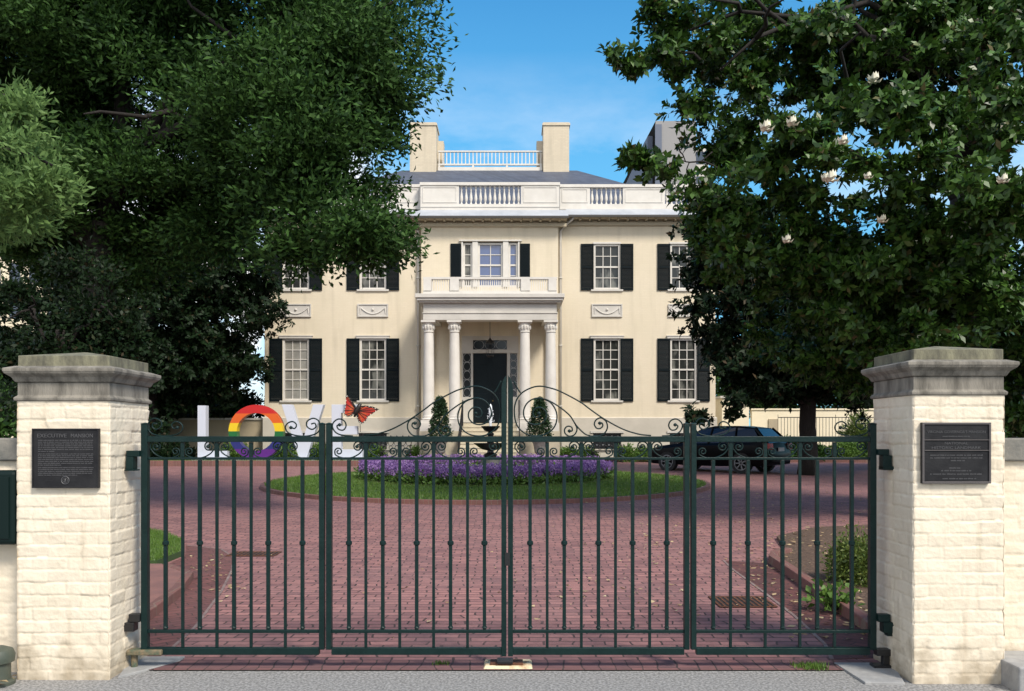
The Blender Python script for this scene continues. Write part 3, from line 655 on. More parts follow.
build(mb, 'entablature', M['trim'], mansion, bevel=.012)
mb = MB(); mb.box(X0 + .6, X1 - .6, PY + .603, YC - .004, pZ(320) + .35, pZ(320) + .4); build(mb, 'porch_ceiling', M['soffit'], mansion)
mb = MB(); zt = pZ(277); zb = pZ(293.6)
mb.box(X0, X1, PY - .02, PY + .16, zt - .09, zt); mb.box(X0, X1, PY, PY + .14, zb, zb + .12)
for a, b in ((423.5, 431.5), (450, 459), (521, 530), (548.5, 556.5)): mb.box(pX(a), pX(b), PY - .03, PY + .17, zb + .123, zt - .093)
for a, b in ((432.5, 449.5), (460, 520.5), (530.5, 548)):
    n = int((b - a) / 2.15)
    for i in range(n + 1):
        x = pX(a + (b - a) * i / n); mb.box(x - .022, x + .022, PY + .045, PY + .095, zb + .12, zt - .09)
for sx_ in (X0 + .05, X1 - .17): mb.box(sx_, sx_ + .12, PY + .163, YC - .003, zt - .08, zt - .005); mb.box(sx_, sx_ + .12, PY + .163, YC - .003, zb + .003, zb + .1); [mb.box(sx_ + .04, sx_ + .08, PY + .3 + k * .14, PY + .34 + k * .14, zb + .1, zt - .08) for k in range(12)]
build(mb, 'balcony_railing', M['white'], mansion)
mb = MB(); mb.box(X0 - .1, X0 + 1.55, PY - .02, YC - .003, ZB - .2, fl - .005)
mb.box(X1 - 1.55, X1 + .1, PY - .02, YC - .003, ZB - .2, fl - .005); mb.box(X0 + 1.55, X1 - 1.55, PY + .3, YC - .003, ZB - .2, fl - .005)
build(mb, 'porch_floor', M['step'], mansion)
mb = MB(); ns = 9
for i in range(ns):
    zt_ = fl - .02 - (i + 1) * (fl - ZB) / (ns + .5); mb.box(X0 + 1.56, X1 - 1.56, PY + .295 - (i + 1) * .32, PY + .29 - i * .32, ZB - .2, zt_)
    mb.box(X0 + 1.56, X1 - 1.56, PY + .27 - (i + 1) * .32, PY + .29 - i * .32, zt_ + .002, zt_ + .03)
build(mb, 'steps', M['step'], mansion)
for px_ in (462.5, 519):
    mb = MB(); x = pX(px_); a = (x, PY + .2, fl + .95); b = (x, PY - 2.7, ZB + .95)
    mb.tube([a, b], .022, 6); mb.tube([(x, a[1], fl - .2), a], .022, 6); mb.tube([(x, b[1], ZB - .05), b], .022, 6)
    for k in range(1, 12): t = k / 12; yk = a[1] + (b[1] - a[1]) * t; zk = a[2] + (b[2] - a[2]) * t; mb.tube([(x, yk, zk - .93), (x, yk, zk)], .01, 4)
    build(mb, 'handrail', M['black_iron'], mansion)
# eaves, parapet, roof
def eave(x0, x1, yw, zoff=0):
    mb = MB(); z = 11.2 + zoff
    mb.box(x0, x1, yw - .5, yw - .003, z, z + .1)
    k = x0 + .1
    while k < x1 - .15: mb.box(k, k + .09, yw - .40, yw - .004, z - .06, z - .003); k += .42
    mb.box(x0 + .003, x1 - .003, yw - .12, yw - .004, z - .25, z - .11)
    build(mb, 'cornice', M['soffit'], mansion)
    mb = MB(); mb.box(x0 - .05, x1 + .05, yw - .62, yw - .503, z + .0, z + .09); build(mb, 'gutter', M['gutter'], mansion)
    mb = MB(); mb.add([(x0 - .05, yw - .6, z + .095), (x1 + .05, yw - .6, z + .095), (x1 + .05, yw + .2, z + .56), (x0 - .05, yw + .2, z + .56), (x0 - .05, yw + .2, z + .1), (x1 + .05, yw + .2, z + .1)], [(0, 1, 2, 3), (0, 3, 4), (1, 5, 2), (3, 2, 5, 4)])
    build(mb, 'eave_roof', M['eave_metal'], mansion)
eave(XL - .5, CXL - .42, YW, -.08); eave(CXR + .42, XR + .5, YW, -.08); eave(CXL - .36, CXR + .36, YC, -.23)
def parapet(x0, x1, yw, openings, z0=11.45, z1=12.78):
    zt, zb_ = z1 - .13, wz(204, yw)
    xs_ = [x0] + [q for o in openings for q in o] + [x1]
    mb = MB(); mb.box(x0, x1, yw, yw + .28, z0, zb_); mb.box(x0 - .03, x1 + .03, yw - .04, yw + .32, zt + .002, z1); mb.box(x0, x1, yw - .025, yw, z0 + .2, z0 + .27)
    for i in range(0, len(xs_), 2):
        a, b = xs_[i], xs_[i + 1]
        if b - a < .05: continue
        mb.box(a, b, yw + .002, yw + .26, zb_ + .002, zt)
        if b - a > .7:
            for (p, q, r_, s_) in ((a + .1, b - .1, zt - .1, zt - .06), (a + .1, b - .1, zb_ + .06, zb_ + .1), (a + .1, a + .14, zb_ + .1, zt - .1), (b - .14, b - .1, zb_ + .1, zt - .1)): mb.box(p, q, yw - .02, yw + .002, r_, s_)
    o = build(mb, 'parapet', M['white'], mansion)
    for a, b in openings:
        mb = MB(); n = int(round((b - a) / .215)); H = zt - zb_
        for i in range(n):
            x = a + (b - a) * (i + .5) / n
            mb.lathe(x, yw + .12, [(.05, zb_ + .002), (.05, zb_ + .06), (.03, zb_ + .1), (.072, zb_ + .25), (.06, zb_ + .36), (.028, zb_ + H * .72), (.045, zb_ + H * .8), (.03, zb_ + H * .86), (.05, zb_ + H * .93), (.05, zt)], 10)
        build(mb, 'balusters', M['white'], o, smooth=True)
q = lambda p: wx(p, 37.2)
parapet(XL, CXL - .1, YW + .2, [(q(282), q(315)), (q(357), q(390))]); parapet(CXR + .1, XR, YW + .2, [(q(590), q(623)), (q(665), q(698))])
parapet(CXL - .06, CXR + .06, YC + .2, [(wx(459, 36.8), wx(521, 36.8))], z1=12.75)
mb = MB(); zr = wz(170.5, 42.5); dl, dr = wx(402, 42.5), wx(577, 42.5)
mb.add([(XL, 37.7, 11.9), (XR, 37.7, 11.9), (XR, 50, 11.9), (XL, 50, 11.9), (dl, 42.5, zr), (dr, 42.5, zr), (dr, 46, zr), (dl, 46, zr)],
       [(0, 1, 5, 4), (1, 2, 6, 5), (2, 3, 7, 6), (3, 0, 4, 7), (4, 5, 6, 7)])
rf = build(mb, 'roof', M['slate'], mansion)
for a, b in ((411, 437), (543, 568.5)):
    x0, x1 = wx(a, 42.8), wx(b, 42.8); zt = wz(126, 42.8); mb = MB()
    mb.box(x0, x1, 42.3, 43.7, 13.5, zt - .16); mb.box(x0 - .05, x1 + .05, 42.25, 43.75, zt - .157, zt - .05); mb.box(x0 - .01, x1 + .01, 42.29, 43.71, zt - .047, zt)
    sgn = 1 if a < 490 else -1; xx = x1 + .003 if sgn > 0 else x0 - .003
    mb.box(xx, xx + sgn * .32, 43.0, 43.6, 13.5, wz(141, 43)); build(mb, 'chimney', M['chimney'], rf)
mb = MB(); x0, x1 = wx(438, 42.6), wx(542, 42.6); zt, zb_ = wz(150.5, 42.6), wz(165, 42.6); yr = 42.6
mb.box(x0, x1, yr, yr + .12, zt - .07, zt); mb.box(x0, x1, yr, yr + .12, zb_, zb_ + .07); mb.box(x0, x1, yr - .05, yr + .3, zr - .1, zb_ - .12)
n = 27
for i in range(n + 1): x = x0 + .06 + (x1 - x0 - .12) * i / n; mb.box(x - .025, x + .025, yr + .03, yr + .08, zb_ + .07, zt - .07)
for i in (0, 9, 18, 27): x = x0 + .06 + (x1 - x0 - .12) * i / n; mb.box(x - .05, x + .05, yr + .005, yr + .115, zb_ - .12, zb_)
build(mb, 'roof_railing', M['white'], mansion)
for px_, s in ((418.3, -1), (560.5, 1)):
    mb = MB(); x = wx(px_, 36.9); yy = 36.92 if True else 0
    mb.tube([(x + s * .58, YW - .5, 11.2), (x + s * .5, YW - .42, 11.05), (x + s * .12, yy - .03, 10.8), (x, yy - .03, 10.6), (x, yy - .03, .5)], .055, 8)
    for z in (8.5, 5.5, 2.8): mb.box(x - .08, x + .08, yy - .1, yy + .06, z, z + .05)
    build(mb, 'downspout', M['trim'], mansion, smooth='all')
# porch lantern
lx, ly = wx(490, 35.6), 35.6
t = thing('hanging_lantern', 'black iron lantern hanging from the porch ceiling before the front door', 'lantern', (lx, ly, wz(357, ly)))
mb = MB(); z0, z1 = wz(356.5, ly), wz(342, ly); mb.lathe(lx, ly, [(.02, z0 - .05), (.16, z0), (.17, z0 + .04)], 8); mb.lathe(lx, ly, [(.19, z1 - .06), (.2, z1 - .02), (.05, z1 + .12), (.01, z1 + .2)], 8)
for k in range(6): a = k * math.pi / 3; mb.tube([(lx + .155 * math.cos(a), ly + .155 * math.sin(a), z0 + .03), (lx + .18 * math.cos(a), ly + .18 * math.sin(a), z1 - .05)], .012, 4)
build(mb, 'frame', M['black_iron'], t); mb = MB(); mb.tube([(lx, ly, z1 + .19), (lx, ly, pZ(320) + .35)], .012, 5); build(mb, 'chain', M['black_iron'], t)

# ---------------------------------------------------------------- garden things before the house
def topiary(cx, label, top, botf, D, hw):
    x = wx(cx, D); t = thing('topiary', label, 'topiary', (x, D, zg(D)), 'clipped cones in urns beside the steps')
    mb = MB(); g0 = zg(D); zu = wz(441, D)
    mb.lathe(x, D, [(.24, g0 - .02), (.24, g0 + .12), (.11, g0 + .2), (.09, g0 + .34), (.2, g0 + .45), (.25, zu - .12), (.3, zu - .04), (.27, zu)], 16)
    build(mb, 'urn', M['pot'], t, smooth=True)
    mb = MB(); mb.tube([(x, D, zu - .1), (x, D, zu + 1.0)], [.04, .02], 6); build(mb, 'trunk', M['bark'], t)
    z0, z1 = wz(botf, D), wz(top, D); n = 620; u = RNG.random(n) ** .75; a = RNG.random(n) * 2 * np.pi
    rr = (hw * (1 - u) ** .62 + .03) * (.55 + .62 * RNG.random(n)) * np.minimum(1, .75 + u * 3)
    C = np.stack([x + rr * np.cos(a), D + rr * np.sin(a), z0 + (z1 - z0) * u], 1); O = np.stack([np.cos(a), np.sin(a), .3 + 0 * a], 1)
    V, Q = leaves(C, 9, .035, .085, .045, RNG, outward=O); build_np(V, Q, 'foliage', M['leaf_topiary'], t)
topiary(440, 'narrow clipped cone shrub in urn left of the front steps', 398, 440, 33.3, .40)
topiary(539.5, 'clipped cone shrub in urn right of the front steps', 399, 440, 33.3, .42)

def bench(cx, label, D=34.2):
    x = wx(cx, D); z = zg(D); t = thing('bench', label, 'bench', (x, D, z), 'iron lace benches under the windows')
    w = .62
    mb = MB(); mb.box(x - w, x + w, D - .25, D + .2, z + .42, z + .45); build(mb, 'seat', M['black_iron'], t)
    mb = MB(); yb = D + .22
    mb.box(x - w, x + w, yb, yb + .03, z + .98, z + 1.03); mb.box(x - w, x + w, yb, yb + .03, z + .46, z + .5)
    for k in range(5):
        c = x - w + (k + .5) * 2 * w / 5; mb.tube([(c + .11 * math.cos(a * math.pi / 8), yb + .015, z + .82 + .13 * math.sin(a * math.pi / 8)) for a in range(17)], .014, 5)
        mb.tube([(c + .07 * math.cos(a * math.pi / 8), yb + .015, z + .6 + .08 * math.sin(a * math.pi / 8)) for a in range(17)], .012, 5)
        mb.lathe(c, yb + .015, [(.01, z + 1.03), (.04, z + 1.07), (.01, z + 1.12)], 6)
    build(mb, 'backrest', M['black_iron'], t)
    mb = MB()
    for k in range(6): c = x - w + k * 2 * w / 5; mb.lathe(c, yb - .0, [(.01, z + .68), (.035, z + .71), (.01, z + .74)], 6)
    build(mb, 'lace', M['lattice'], t)
    for sx_ in (-1, 1):
        for yy in (D - .22, D + .2):
            mb = MB(); mb.tube([(x + sx_ * (w - .03), yy, z + .42), (x + sx_ * (w - .08), yy, z + .2), (x + sx_ * w, yy, z)], .02, 6); build(mb, 'leg', M['black_iron'], t)
        mb = MB(); mb.tube([(x + sx_ * w, D + .2, z + .72), (x + sx_ * w, D - .05, z + .72), (x + sx_ * w, D - .22, z + .64), (x + sx_ * w, D - .22, z + .45)], .018, 6); build(mb, 'arm', M['black_iron'], t)
bench(396, 'black iron lace bench beneath the window left of the portico'); bench(606.5, 'black iron lace bench beneath the window right of the portico')

def shrub(x0, x1, ztop, y, depth, lm, label, name='shrub', group=None, n=350, L=.09, W=.05, z0=None):
    xc = (x0 + x1) / 2; z = zg(y) if z0 is None else z0; t = thing(name, label, 'shrub', (xc, y, z), group)
    mb = MB(); 
    for k in range(5):
        a = k * 1.3; mb.tube([(xc + .04 * math.cos(a), y + .04 * math.sin(a), z - .02), (xc + (x1 - x0) * .25 * math.cos(a), y + depth * .25 * math.sin(a), z + (ztop - z) * .7)], [.02, .008], 5)
    build(mb, 'stem', M['bark'], t)
    d = RNG.normal(0, 1, (n, 3)); d /= np.linalg.norm(d, axis=1, keepdims=True); d[:, 2] = np.abs(d[:, 2]) ** .8
    r = RNG.random((n, 1)) ** .35; sc = np.array(((x1 - x0) / 2, depth / 2, (ztop - z))); C = np.array((xc, y, z)) + d * r * sc * (.85 + .3 * RNG.random((n, 1)))
    V, Q = leaves(C, 10, .05, L, W, RNG, outward=d, droop=-.1); build_np(V, Q, 'foliage', lm, t)
spots = [(366, 382, 447, 'low bright green shrub at the left end of the window bench'), (408, 424, 447, 'low bright green shrub between the left bench and the portico'),
         (560, 578, 448, 'low bright green shrub just right of the portico'), (578, 596, 448, 'low bright green shrub touching the left end of the right hand bench'),
         (618, 637, 447, 'low bright green shrub touching the right end of the right hand bench'), (637, 655, 447.5, 'low bright green shrub at the right end of the house bed')]
for a, b, yt, lab in spots: shrub(wx(a - 2, 34.4), wx(b + 2, 34.4), wz(yt, 34.4), 34.75, .9, M['leaf_shrub'], lab, 'low_shrub', 'low shrubs along the house front', n=260)
for a, b, lab in ((215, 250, 'green shrub behind the rainbow letter'), (262, 296, 'green shrub behind the letter V'), (300, 330, 'green shrub between letters V and E')):
    shrub(wx(a, 35), wx(b, 35), wz(443, 35), 35.4, .9, M['leaf_shrub'], lab, 'low_shrub', 'low shrubs behind the letters', n=260)
# bush and ground plant in the right bed
x_, y_ = G(855, 592); shrub(x_ - .12, x_ + .36, .52, y_ + .25, .6, M['leaf_bush'], 'yellow green bush in the mulch beside the right pillar', 'garden_bush', n=520, L=.045, W=.02, z0=zg(y_) + .05)
x_, y_ = G(832, 612); shrub(x_ - .14, x_ + .16, .24, y_, .3, M['leaf_shrub'], 'small broad leaved plant at the foot of the garden bush', 'garden_plant', n=16, L=.07, W=.045, z0=zg(y_) + .05)

# flower ring: purple spikes over green leaves
def ring_pts(n, r0, r1): r = np.sqrt(RNG.uniform(r0 ** 2, r1 ** 2, n)); a = RNG.random(n) * 2 * np.pi; px, py = CX + r * np.cos(a), CY + r * np.sin(a); return np.stack([px, py, zgv(py) + .08], 1)
Ct = ring_pts(1900, 2.85, 3.6); Cg = ring_pts(1300, .5, 2.85); Cg[:, 2] -= .07
V, Q = leaves(np.concatenate([Ct, Cg]) + np.array((0, 0, .12)), 9, .07, .11, .05, RNG, droop=-.5)
build_np(V, Q, 'flower_foliage', M['leaf_shrub'], label='green leaves of the bedding plants round the fountain', cat='foliage', kind='stuff')
S = []
for k in range(7): S.append(Ct + np.stack([RNG.normal(0, .03, len(Ct)), RNG.normal(0, .03, len(Ct)), .17 + .035 * k + .12 * vnoise(Ct[:, 0] * 3 + 20, Ct[:, 1] * 3, 4) + RNG.normal(0, .02, len(Ct))], 1))
V, Q = leaves(np.concatenate(S), 3, .022, .05, .04, RNG, droop=-.2)
build_np(V, Q, 'flowers', M['petal'], label='purple flowers in rings round the black fountain', cat='flowers', kind='stuff')

# fountain
fx, fy = wx(490.5, 24), 24.0; g0 = zg(24)
t = thing('fountain', 'black two tiered fountain with a white jet in the middle of the flower bed', 'fountain', (fx, fy, g0))
fz = lambda py: wz(py, 24)
mb = MB(); mb.lathe(fx, fy, [(.42, g0), (.42, g0 + .1), (.3, g0 + .14), (.26, fz(462)), (.3, fz(459)), (.22, fz(457.5))], 20); build(mb, 'plinth', M['pot'], t, smooth=True)
mb = MB(); mb.lathe(fx, fy, [(.16, fz(457.4)), (.2, fz(454.5)), (.1, fz(452.5)), (.09, fz(450.5)), (.24, fz(449.4)), (.37, fz(446.5)), (.47, fz(443.8)), (.5, fz(443.2)), (.47, fz(443)), (.38, fz(444.2)), (.08, fz(445))], 28); build(mb, 'lower_basin', M['black_iron'], t, smooth=True)
mb = MB(); mb.lathe(fx, fy, [(.07, fz(445)), (.13, fz(440)), (.06, fz(437)), (.11, fz(434)), (.06, fz(432)), (.17, fz(430.8)), (.25, fz(427.5)), (.28, fz(426.3)), (.25, fz(426)), (.05, fz(427))], 24); build(mb, 'upper_basin', M['black_iron'], t, smooth=True)
mb = MB(); zs_ = [fz(426.5), fz(421), fz(416), fz(411), fz(406), fz(404)]
mb.lathe(fx, fy, list(zip((.03, .045, .03, .055, .04, .01), zs_)), 8)
for k in range(26):
    a = RNG.random() * 6.28; r_ = .05 + .07 * RNG.random(); z = fz(408 + 15 * RNG.random()); mb.lathe(fx + r_ * math.cos(a), fy + r_ * math.sin(a), [(.003, z), (.012, z + .02), (.003, z + .04)], 5)
build(mb, 'water_jet', M['water'], t, smooth=True)

# ---------------------------------------------------------------- letters and butterfly
LD = 33.0; lX = lambda p: wx(p, LD); lZ = lambda p: wz(p, LD); lg = zg(LD) + .12
def letter(name, lab, polys, x0, x1):
    t = thing(name, lab, 'letter sculpture', ((lX(x0) + lX(x1)) / 2, LD + .15, lg), 'big upright letters on the lawn')
    mb = MB(); mb.box(lX(x0), lX(x1), LD - .35, LD + .65, lg - .02, lZ(459.5)); build(mb, 'base', M['letter_white'], t, bevel=.01)
    if polys:
        mb = MB()
        for p in polys: mb.prism([(lX(a), lZ(b)) for a, b in p], LD, LD + .35)
        build(mb, 'panel', M['letter_white'], t, bevel=.008)
    return t
letter('letter_l', 'tall white letter L standing leftmost on the lawn', [[(197.5, 405.5), (205.5, 405.5), (205.5, 451), (227, 451), (227, 459.4), (197.5, 459.4)]], 194, 229)
t = letter('letter_o', 'big round rainbow striped letter O', None, 233, 279)
import bmesh
oc = (lX(255.7), lZ(432)); ro, ri = 27.3 / F * LD, 19.0 / F * LD
cols = ['red', 'orange', 'yellow', 'green', 'blue', 'purple']; zbr = [lZ(v) for v in (404.5, 413.5, 423, 431.3, 437, 449, 459.6)]
me = bpy.data.meshes.new('ring'); bm = bmesh.new(); n = 96; off = WL[t.name]; rows = []
for i in range(n):
    a = 2 * math.pi * i / n; rows.append([bm.verts.new((oc[0] + r_ * math.cos(a) - off[0], yy - off[1], oc[1] + r_ * math.sin(a) - off[2])) for r_, yy in ((ro, LD), (ri, LD), (ri, LD + .35), (ro, LD + .35))])
for i in range(n):
    for k in range(4): bm.faces.new((rows[i][k], rows[(i + 1) % n][k], rows[(i + 1) % n][(k + 1) % 4], rows[i][(k + 1) % 4]))
for z in zbr[1:-1]: bmesh.ops.bisect_plane(bm, geom=bm.verts[:] + bm.edges[:] + bm.faces[:], plane_co=(0, 0, z - off[2]), plane_no=(0, 0, 1))
bmesh.ops.recalc_face_normals(bm, faces=bm.faces)
for f in bm.faces:
    z = f.calc_center_median().z + off[2]; f.material_index = next((k for k in range(6) if z > zbr[k + 1]), 5)
bm.to_mesh(me); bm.free(); finish_mesh(me, 'ring', [M['r_' + c] for c in cols], t, False)
letter('letter_v', 'white letter V between the rainbow O and the E', [[(281.5, 404.5), (291.5, 404.5), (302.7, 441), (313, 404.5), (323.5, 404.5), (306, 459.4), (299.5, 459.4)]], 289, 317)
letter('letter_e', 'white letter E at the right end with a butterfly on it', [[(331.5, 404.5), (360, 404.5), (360, 413), (341, 413), (341, 426), (357, 426), (357, 434.5), (341, 434.5), (341, 449.5), (362.5, 449.5), (362.5, 459.4), (331.5, 459.4)]], 329, 365)
BD = LD - .18
t = thing('butterfly', 'orange and black butterfly perched on the top of the white letter E', 'butterfly', (wx(357, BD), BD, wz(424, BD)))
bX = lambda p: wx(p, BD); bZ = lambda p: wz(p, BD)
wingsL = [(356, 407), (352, 401), (347.5, 395), (345.8, 396), (346, 404), (344.5, 410), (344, 415), (347, 417), (351, 416.5), (354, 413)]
wingsR = [(359, 406), (366, 405.3), (373, 406.7), (379, 409.3), (374, 412.5), (368, 416.5), (366.5, 420), (362, 424), (359, 422.5), (357, 418), (356.8, 412)]
def shrink(p, k): cx = sum(a for a, b in p) / len(p); cy = sum(b for a, b in p) / len(p); return [(cx + (a - cx) * k, cy + (b - cy) * k) for a, b in p]
for w_ in (wingsL, wingsR):
    mb = MB(); mb.prism([(bX(a), bZ(b)) for a, b in w_], BD, BD + .05); wo_ = build(mb, 'wing', M['wing_black'], t)
    mb = MB(); mb.prism([(bX(a), bZ(b)) for a, b in shrink(w_, .84)], BD - .012, BD - .002); build(mb, 'wing_panel', M['wing'], wo_)
    cx = sum(a for a, b in w_) / len(w_); cy = sum(b for a, b in w_) / len(w_); hub = (357, 411); mb = MB()
    for (a, b) in w_[1:-1]: mb.tube([(bX(hub[0]), BD - .016, bZ(hub[1])), (bX(a), BD - .016, bZ(b))], .014, 4)
    build(mb, 'vein', M['wing_black'], wo_)
    mb = MB(); m_ = len(w_)
    for i in range(1, m_ - 1):
        for f_ in (0, .5):
            a = w_[i][0] * (1 - f_) + w_[i + 1][0] * f_; b = w_[i][1] * (1 - f_) + w_[i + 1][1] * f_; a, b = cx + (a - cx) * .93, cy + (b - cy) * .93
            mb.box(bX(a) - .016, bX(a) + .016, BD - .02, BD - .002, bZ(b) - .016, bZ(b) + .016)
    build(mb, 'wing_spots', M['dot'], wo_)
mb = MB(); mb.tube([(bX(360.5), BD - .03, bZ(403.5)), (bX(359), BD - .04, bZ(407)), (bX(357), BD - .04, bZ(411.5)), (bX(354.5), BD - .03, bZ(417))], [.06, .09, .09, .04], 8); build(mb, 'body', M['wing_black'], t, smooth='all')
mb = MB(); mb.tube([(bX(360), BD + .02, bZ(424)), (bX(359.5), BD + .2, bZ(432))], .012, 5); build(mb, 'support', M['black_iron'], t)

# ---------------------------------------------------------------- pillars, walls, plaques
def brick_grid(W, H, res, seed, rh=.0795, bl=.215, head=False, uoff=0):
    nx, nz = max(2, int(W / res)), max(2, int(H / res)); u = np.linspace(0, W, nx + 1); v = np.linspace(0, H, nz + 1); U, Vv = np.meshgrid(u, v)
    w1 = (vnoise(U * 6 + 3, Vv * 6, seed) - .5) * .008 + (vnoise(U * 23, Vv * 23 + 9, seed + 1) - .5) * .006
    w2 = (vnoise(U * 9 + 30, Vv * 9, seed + 2) - .5) * .018
    vv = Vv + w1; row = np.floor(vv / rh).astype(int); fv = vv / rh - row
    rs = np.random.default_rng(seed + 5); off = rs.random(400) * .03 + (np.arange(400) % 2) * bl / 2
    uu = U + uoff + w2 + off[np.clip(row, 0, 399)]; colm = np.floor(uu / bl).astype(int); fu = uu / bl - colm
    bump = rs.normal(0, .0016, (400, 400))[np.clip(row, 0, 399), np.clip(colm, 0, 399)]
    tlt = rs.normal(0, .0035, (400, 400))[np.clip(row, 0, 399), np.clip(colm, 0, 399)]
    dv = np.minimum(fv, 1 - fv) * rh; du = np.minimum(fu, 1 - fu) * bl
    s = lambda d, a: np.clip(d / a, 0, 1) ** 2 * (3 - 2 * np.clip(d / a, 0, 1))
    soft = .35 + .65 * vnoise(U * 5 + 11, Vv * 5 + 40, seed + 8)
    sv = .3 + .7 * vnoise(U * 7 + 21, Vv * 25, seed + 9)
    h = .0062 * (s(dv, .0085) - 1) * soft + .0045 * (s(du, .008) - 1) * sv + bump + tlt * (fv - .5)
    h += (vnoise(U * 30, Vv * 30, seed + 12) - .5) * .003 + (vnoise(U * 70, Vv * 70, seed + 13) - .5) * .0012
    return U, Vv, h
def brick_surface(faces, res=.0075):
    """faces: (origin, udir, W, H, normal, seed)"""
    VV, FF = [], []; o_ = 0
    for org, ud, W, H, nrm, seed in faces:
        U, Z, h = brick_grid(W, H, res, seed)
        edge = np.minimum(np.minimum(U, W - U), .02) / .02; h = h - .006 * (1 - edge) ** 2
        ud = np.array(ud, float); nr = np.array(nrm, float); Pp = np.array(org, float) + U[..., None] * ud + Z[..., None] * np.array((0, 0, 1.)) + h[..., None] * nr
        m_, n_ = U.shape; VV.append(Pp.reshape(-1, 3)); idx = np.arange(m_ * n_).reshape(m_, n_)
        q_ = np.stack([idx[:-1, :-1], idx[:-1, 1:], idx[1:, 1:], idx[1:, :-1]], -1).reshape(-1, 4)
        if np.dot(np.cross(ud, (0, 0, 1)), nr) < 0: q_ = q_[:, ::-1]
        FF.append(q_ + o_); o_ += m_ * n_
    return np.concatenate(VV), np.concatenate(FF)
def pillar(x0, y0, w, dpt, ztop, label, seed):
    x1, y1 = x0 + w, y0 + dpt; t = thing('gate_pillar', label, 'gate pillar', ((x0 + x1) / 2, (y0 + y1) / 2, 0), 'pillars either side of the gate')
    H = ztop + .02
    V, Q = brick_surface([((x0, y0, -.02), (1, 0, 0), w, H, (0, -1, 0), seed), ((x0, y1, -.02), (0, -1, 0), dpt, H, (-1, 0, 0), seed + 20),
                          ((x1, y0, -.02), (0, 1, 0), dpt, H, (1, 0, 0), seed + 40)])
    sh = build_np(V, Q, 'shaft', M['paint_brick'], t, smooth=True)
    mb = MB(); mb.box(x0 + .02, x1 - .02, y0 + .02, y1 - .006, -.02, ztop - .003); build(mb, 'core', M['paint_brick'], t)
    cx, cy = (x0 + x1) / 2, (y0 + y1) / 2; a, b = w / 2, dpt / 2; z = ztop
    mb = MB(); mb.frust(cx, cy, [(a + .006, b + .006, z), (a + .012, b + .012, z + .006), (a + .014, b + .014, z + .02), (a + .004, b + .004, z + .03), (a - .004, b - .004, z + .036), (a - .004, b - .004, z + .118)])
    mb.frust(cx, cy, [(a + .004, b + .004, z + .119), (a + .01, b + .01, z + .126), (a + .022, b + .022, z + .15), (a + .05, b + .05, z + .172), (a + .055, b + .055, z + .182), (a + .058, b + .058, z + .185), (a + .058, b + .058, z + .205), (a + .005, b + .005, z + .222)])
    build(mb, 'cap', M['cap'], t, bevel=.004)
    mb = MB(); mb.frust(cx, cy, [(a - .006, b - .006, z + .218), (a - .006, b - .006, z + .288), (.01, .01, z + .335)]); build(mb, 'cap_top', M['cap_top'], t, bevel=.004)
    return t
PLX0, PLY = -3.135, 5.25; PW = .585
pillar(PLX0, PLY, .59, .58, 1.765, 'cream brick pillar left of the gate with the many lined plaque', 100)
PRX0, PRY = 2.497, 5.167
pillar(PRX0, PRY, .572, .58, 1.797, 'cream brick pillar right of the gate with the banded plaque', 300)
def low_wall(x0, x1, yf, label, seed):
    t = thing('boundary_wall', label, 'wall', ((x0 + x1) / 2, yf + .15, 0), 'low walls beside the gate pillars')
    near = (x0, x1) ; W = x1 - x0
    V, Q = brick_surface([((x0, yf, -.02), (1, 0, 0), W, 1.40, (0, -1, 0), seed)], res=.011); build_np(V, Q, 'brickwork', M['paint_brick'], t, smooth=True)
    mb = MB(); mb.box(x0, x1, yf + .015, yf + .3, -.02, 1.378); build(mb, 'core', M['paint_brick'], t)
    mb = MB(); n = int(W / 1.2) + 1
    for i in range(n): mb.box(x0 + W * i / n + .003, x0 + W * (i + 1) / n - .003, yf - .035, yf + .335, 1.383, 1.53)
    build(mb, 'coping', M['coping'], t, bevel=.01)
low_wall(-6.6, PLX0 - .004, 5.42, 'low cream brick wall running left from the left pillar', 500)
low_wall(PRX0 + .576, 6.6, 5.38, 'low cream brick wall running right from the right pillar', 540)

def text_mesh(mb, s, x, z, size, y, depth, width=None, align='CENTER'):
    cu = bpy.data.curves.new('t', 'FONT'); cu.body = s; cu.size = size; cu.extrude = depth; cu.align_x = align; cu.resolution_u = 2
    o = bpy.data.objects.new('t', cu); COL.objects.link(o); bpy.context.view_layer.update(); dg = bpy.context.evaluated_depsgraph_get()
    me = bpy.data.meshes.new_from_object(o.evaluated_get(dg)); xs_ = [v.co.x for v in me.vertices]; k = 1 if width is None else width / (max(xs_) - min(xs_)); mid = (max(xs_) + min(xs_)) / 2 if width else 0
    mb.add([(x + (v.co.x - mid) * k, y - v.co.z, z + v.co.y) for v in me.vertices], [tuple(p.vertices) for p in me.polygons])
    bpy.data.objects.remove(o); bpy.data.curves.remove(cu); bpy.data.meshes.remove(me)
def dashes(mb, x0, x1, z, h, y, rng):
    x = x0
    while x < x1 - h * .8:
        w = min(h * (1.2 + 4.5 * rng.random()), x1 - x); q = x
        while q < x + w - h * .3:       # little strokes that stand for letters too small to read
            g_ = h * (.25 + .25 * rng.random()); mb.box(q, q + g_, y - .0015, y, z, z + h * (.7 + .3 * rng.random())); q += g_ + h * .22
        x += w + h * .6
rr_ = np.random.default_rng(5)
D = PLY - .004; x0, x1, z0, z1 = wx(32.3, D - .02), wx(98.8, D - .02), wz(488, D - .02), wz(428.5, D - .02)
t = thing('plaque', 'square dark bronze plaque headed executive mansion with a round seal on the left pillar', 'plaque', ((x0 + x1) / 2, D - .01, z0))
mb = MB(); mb.box(x0, x1, D - .022, D + .004, z0, z1); build(mb, 'plate', M['bronze'], t, bevel=.003)
mb = MB(); b_ = .009
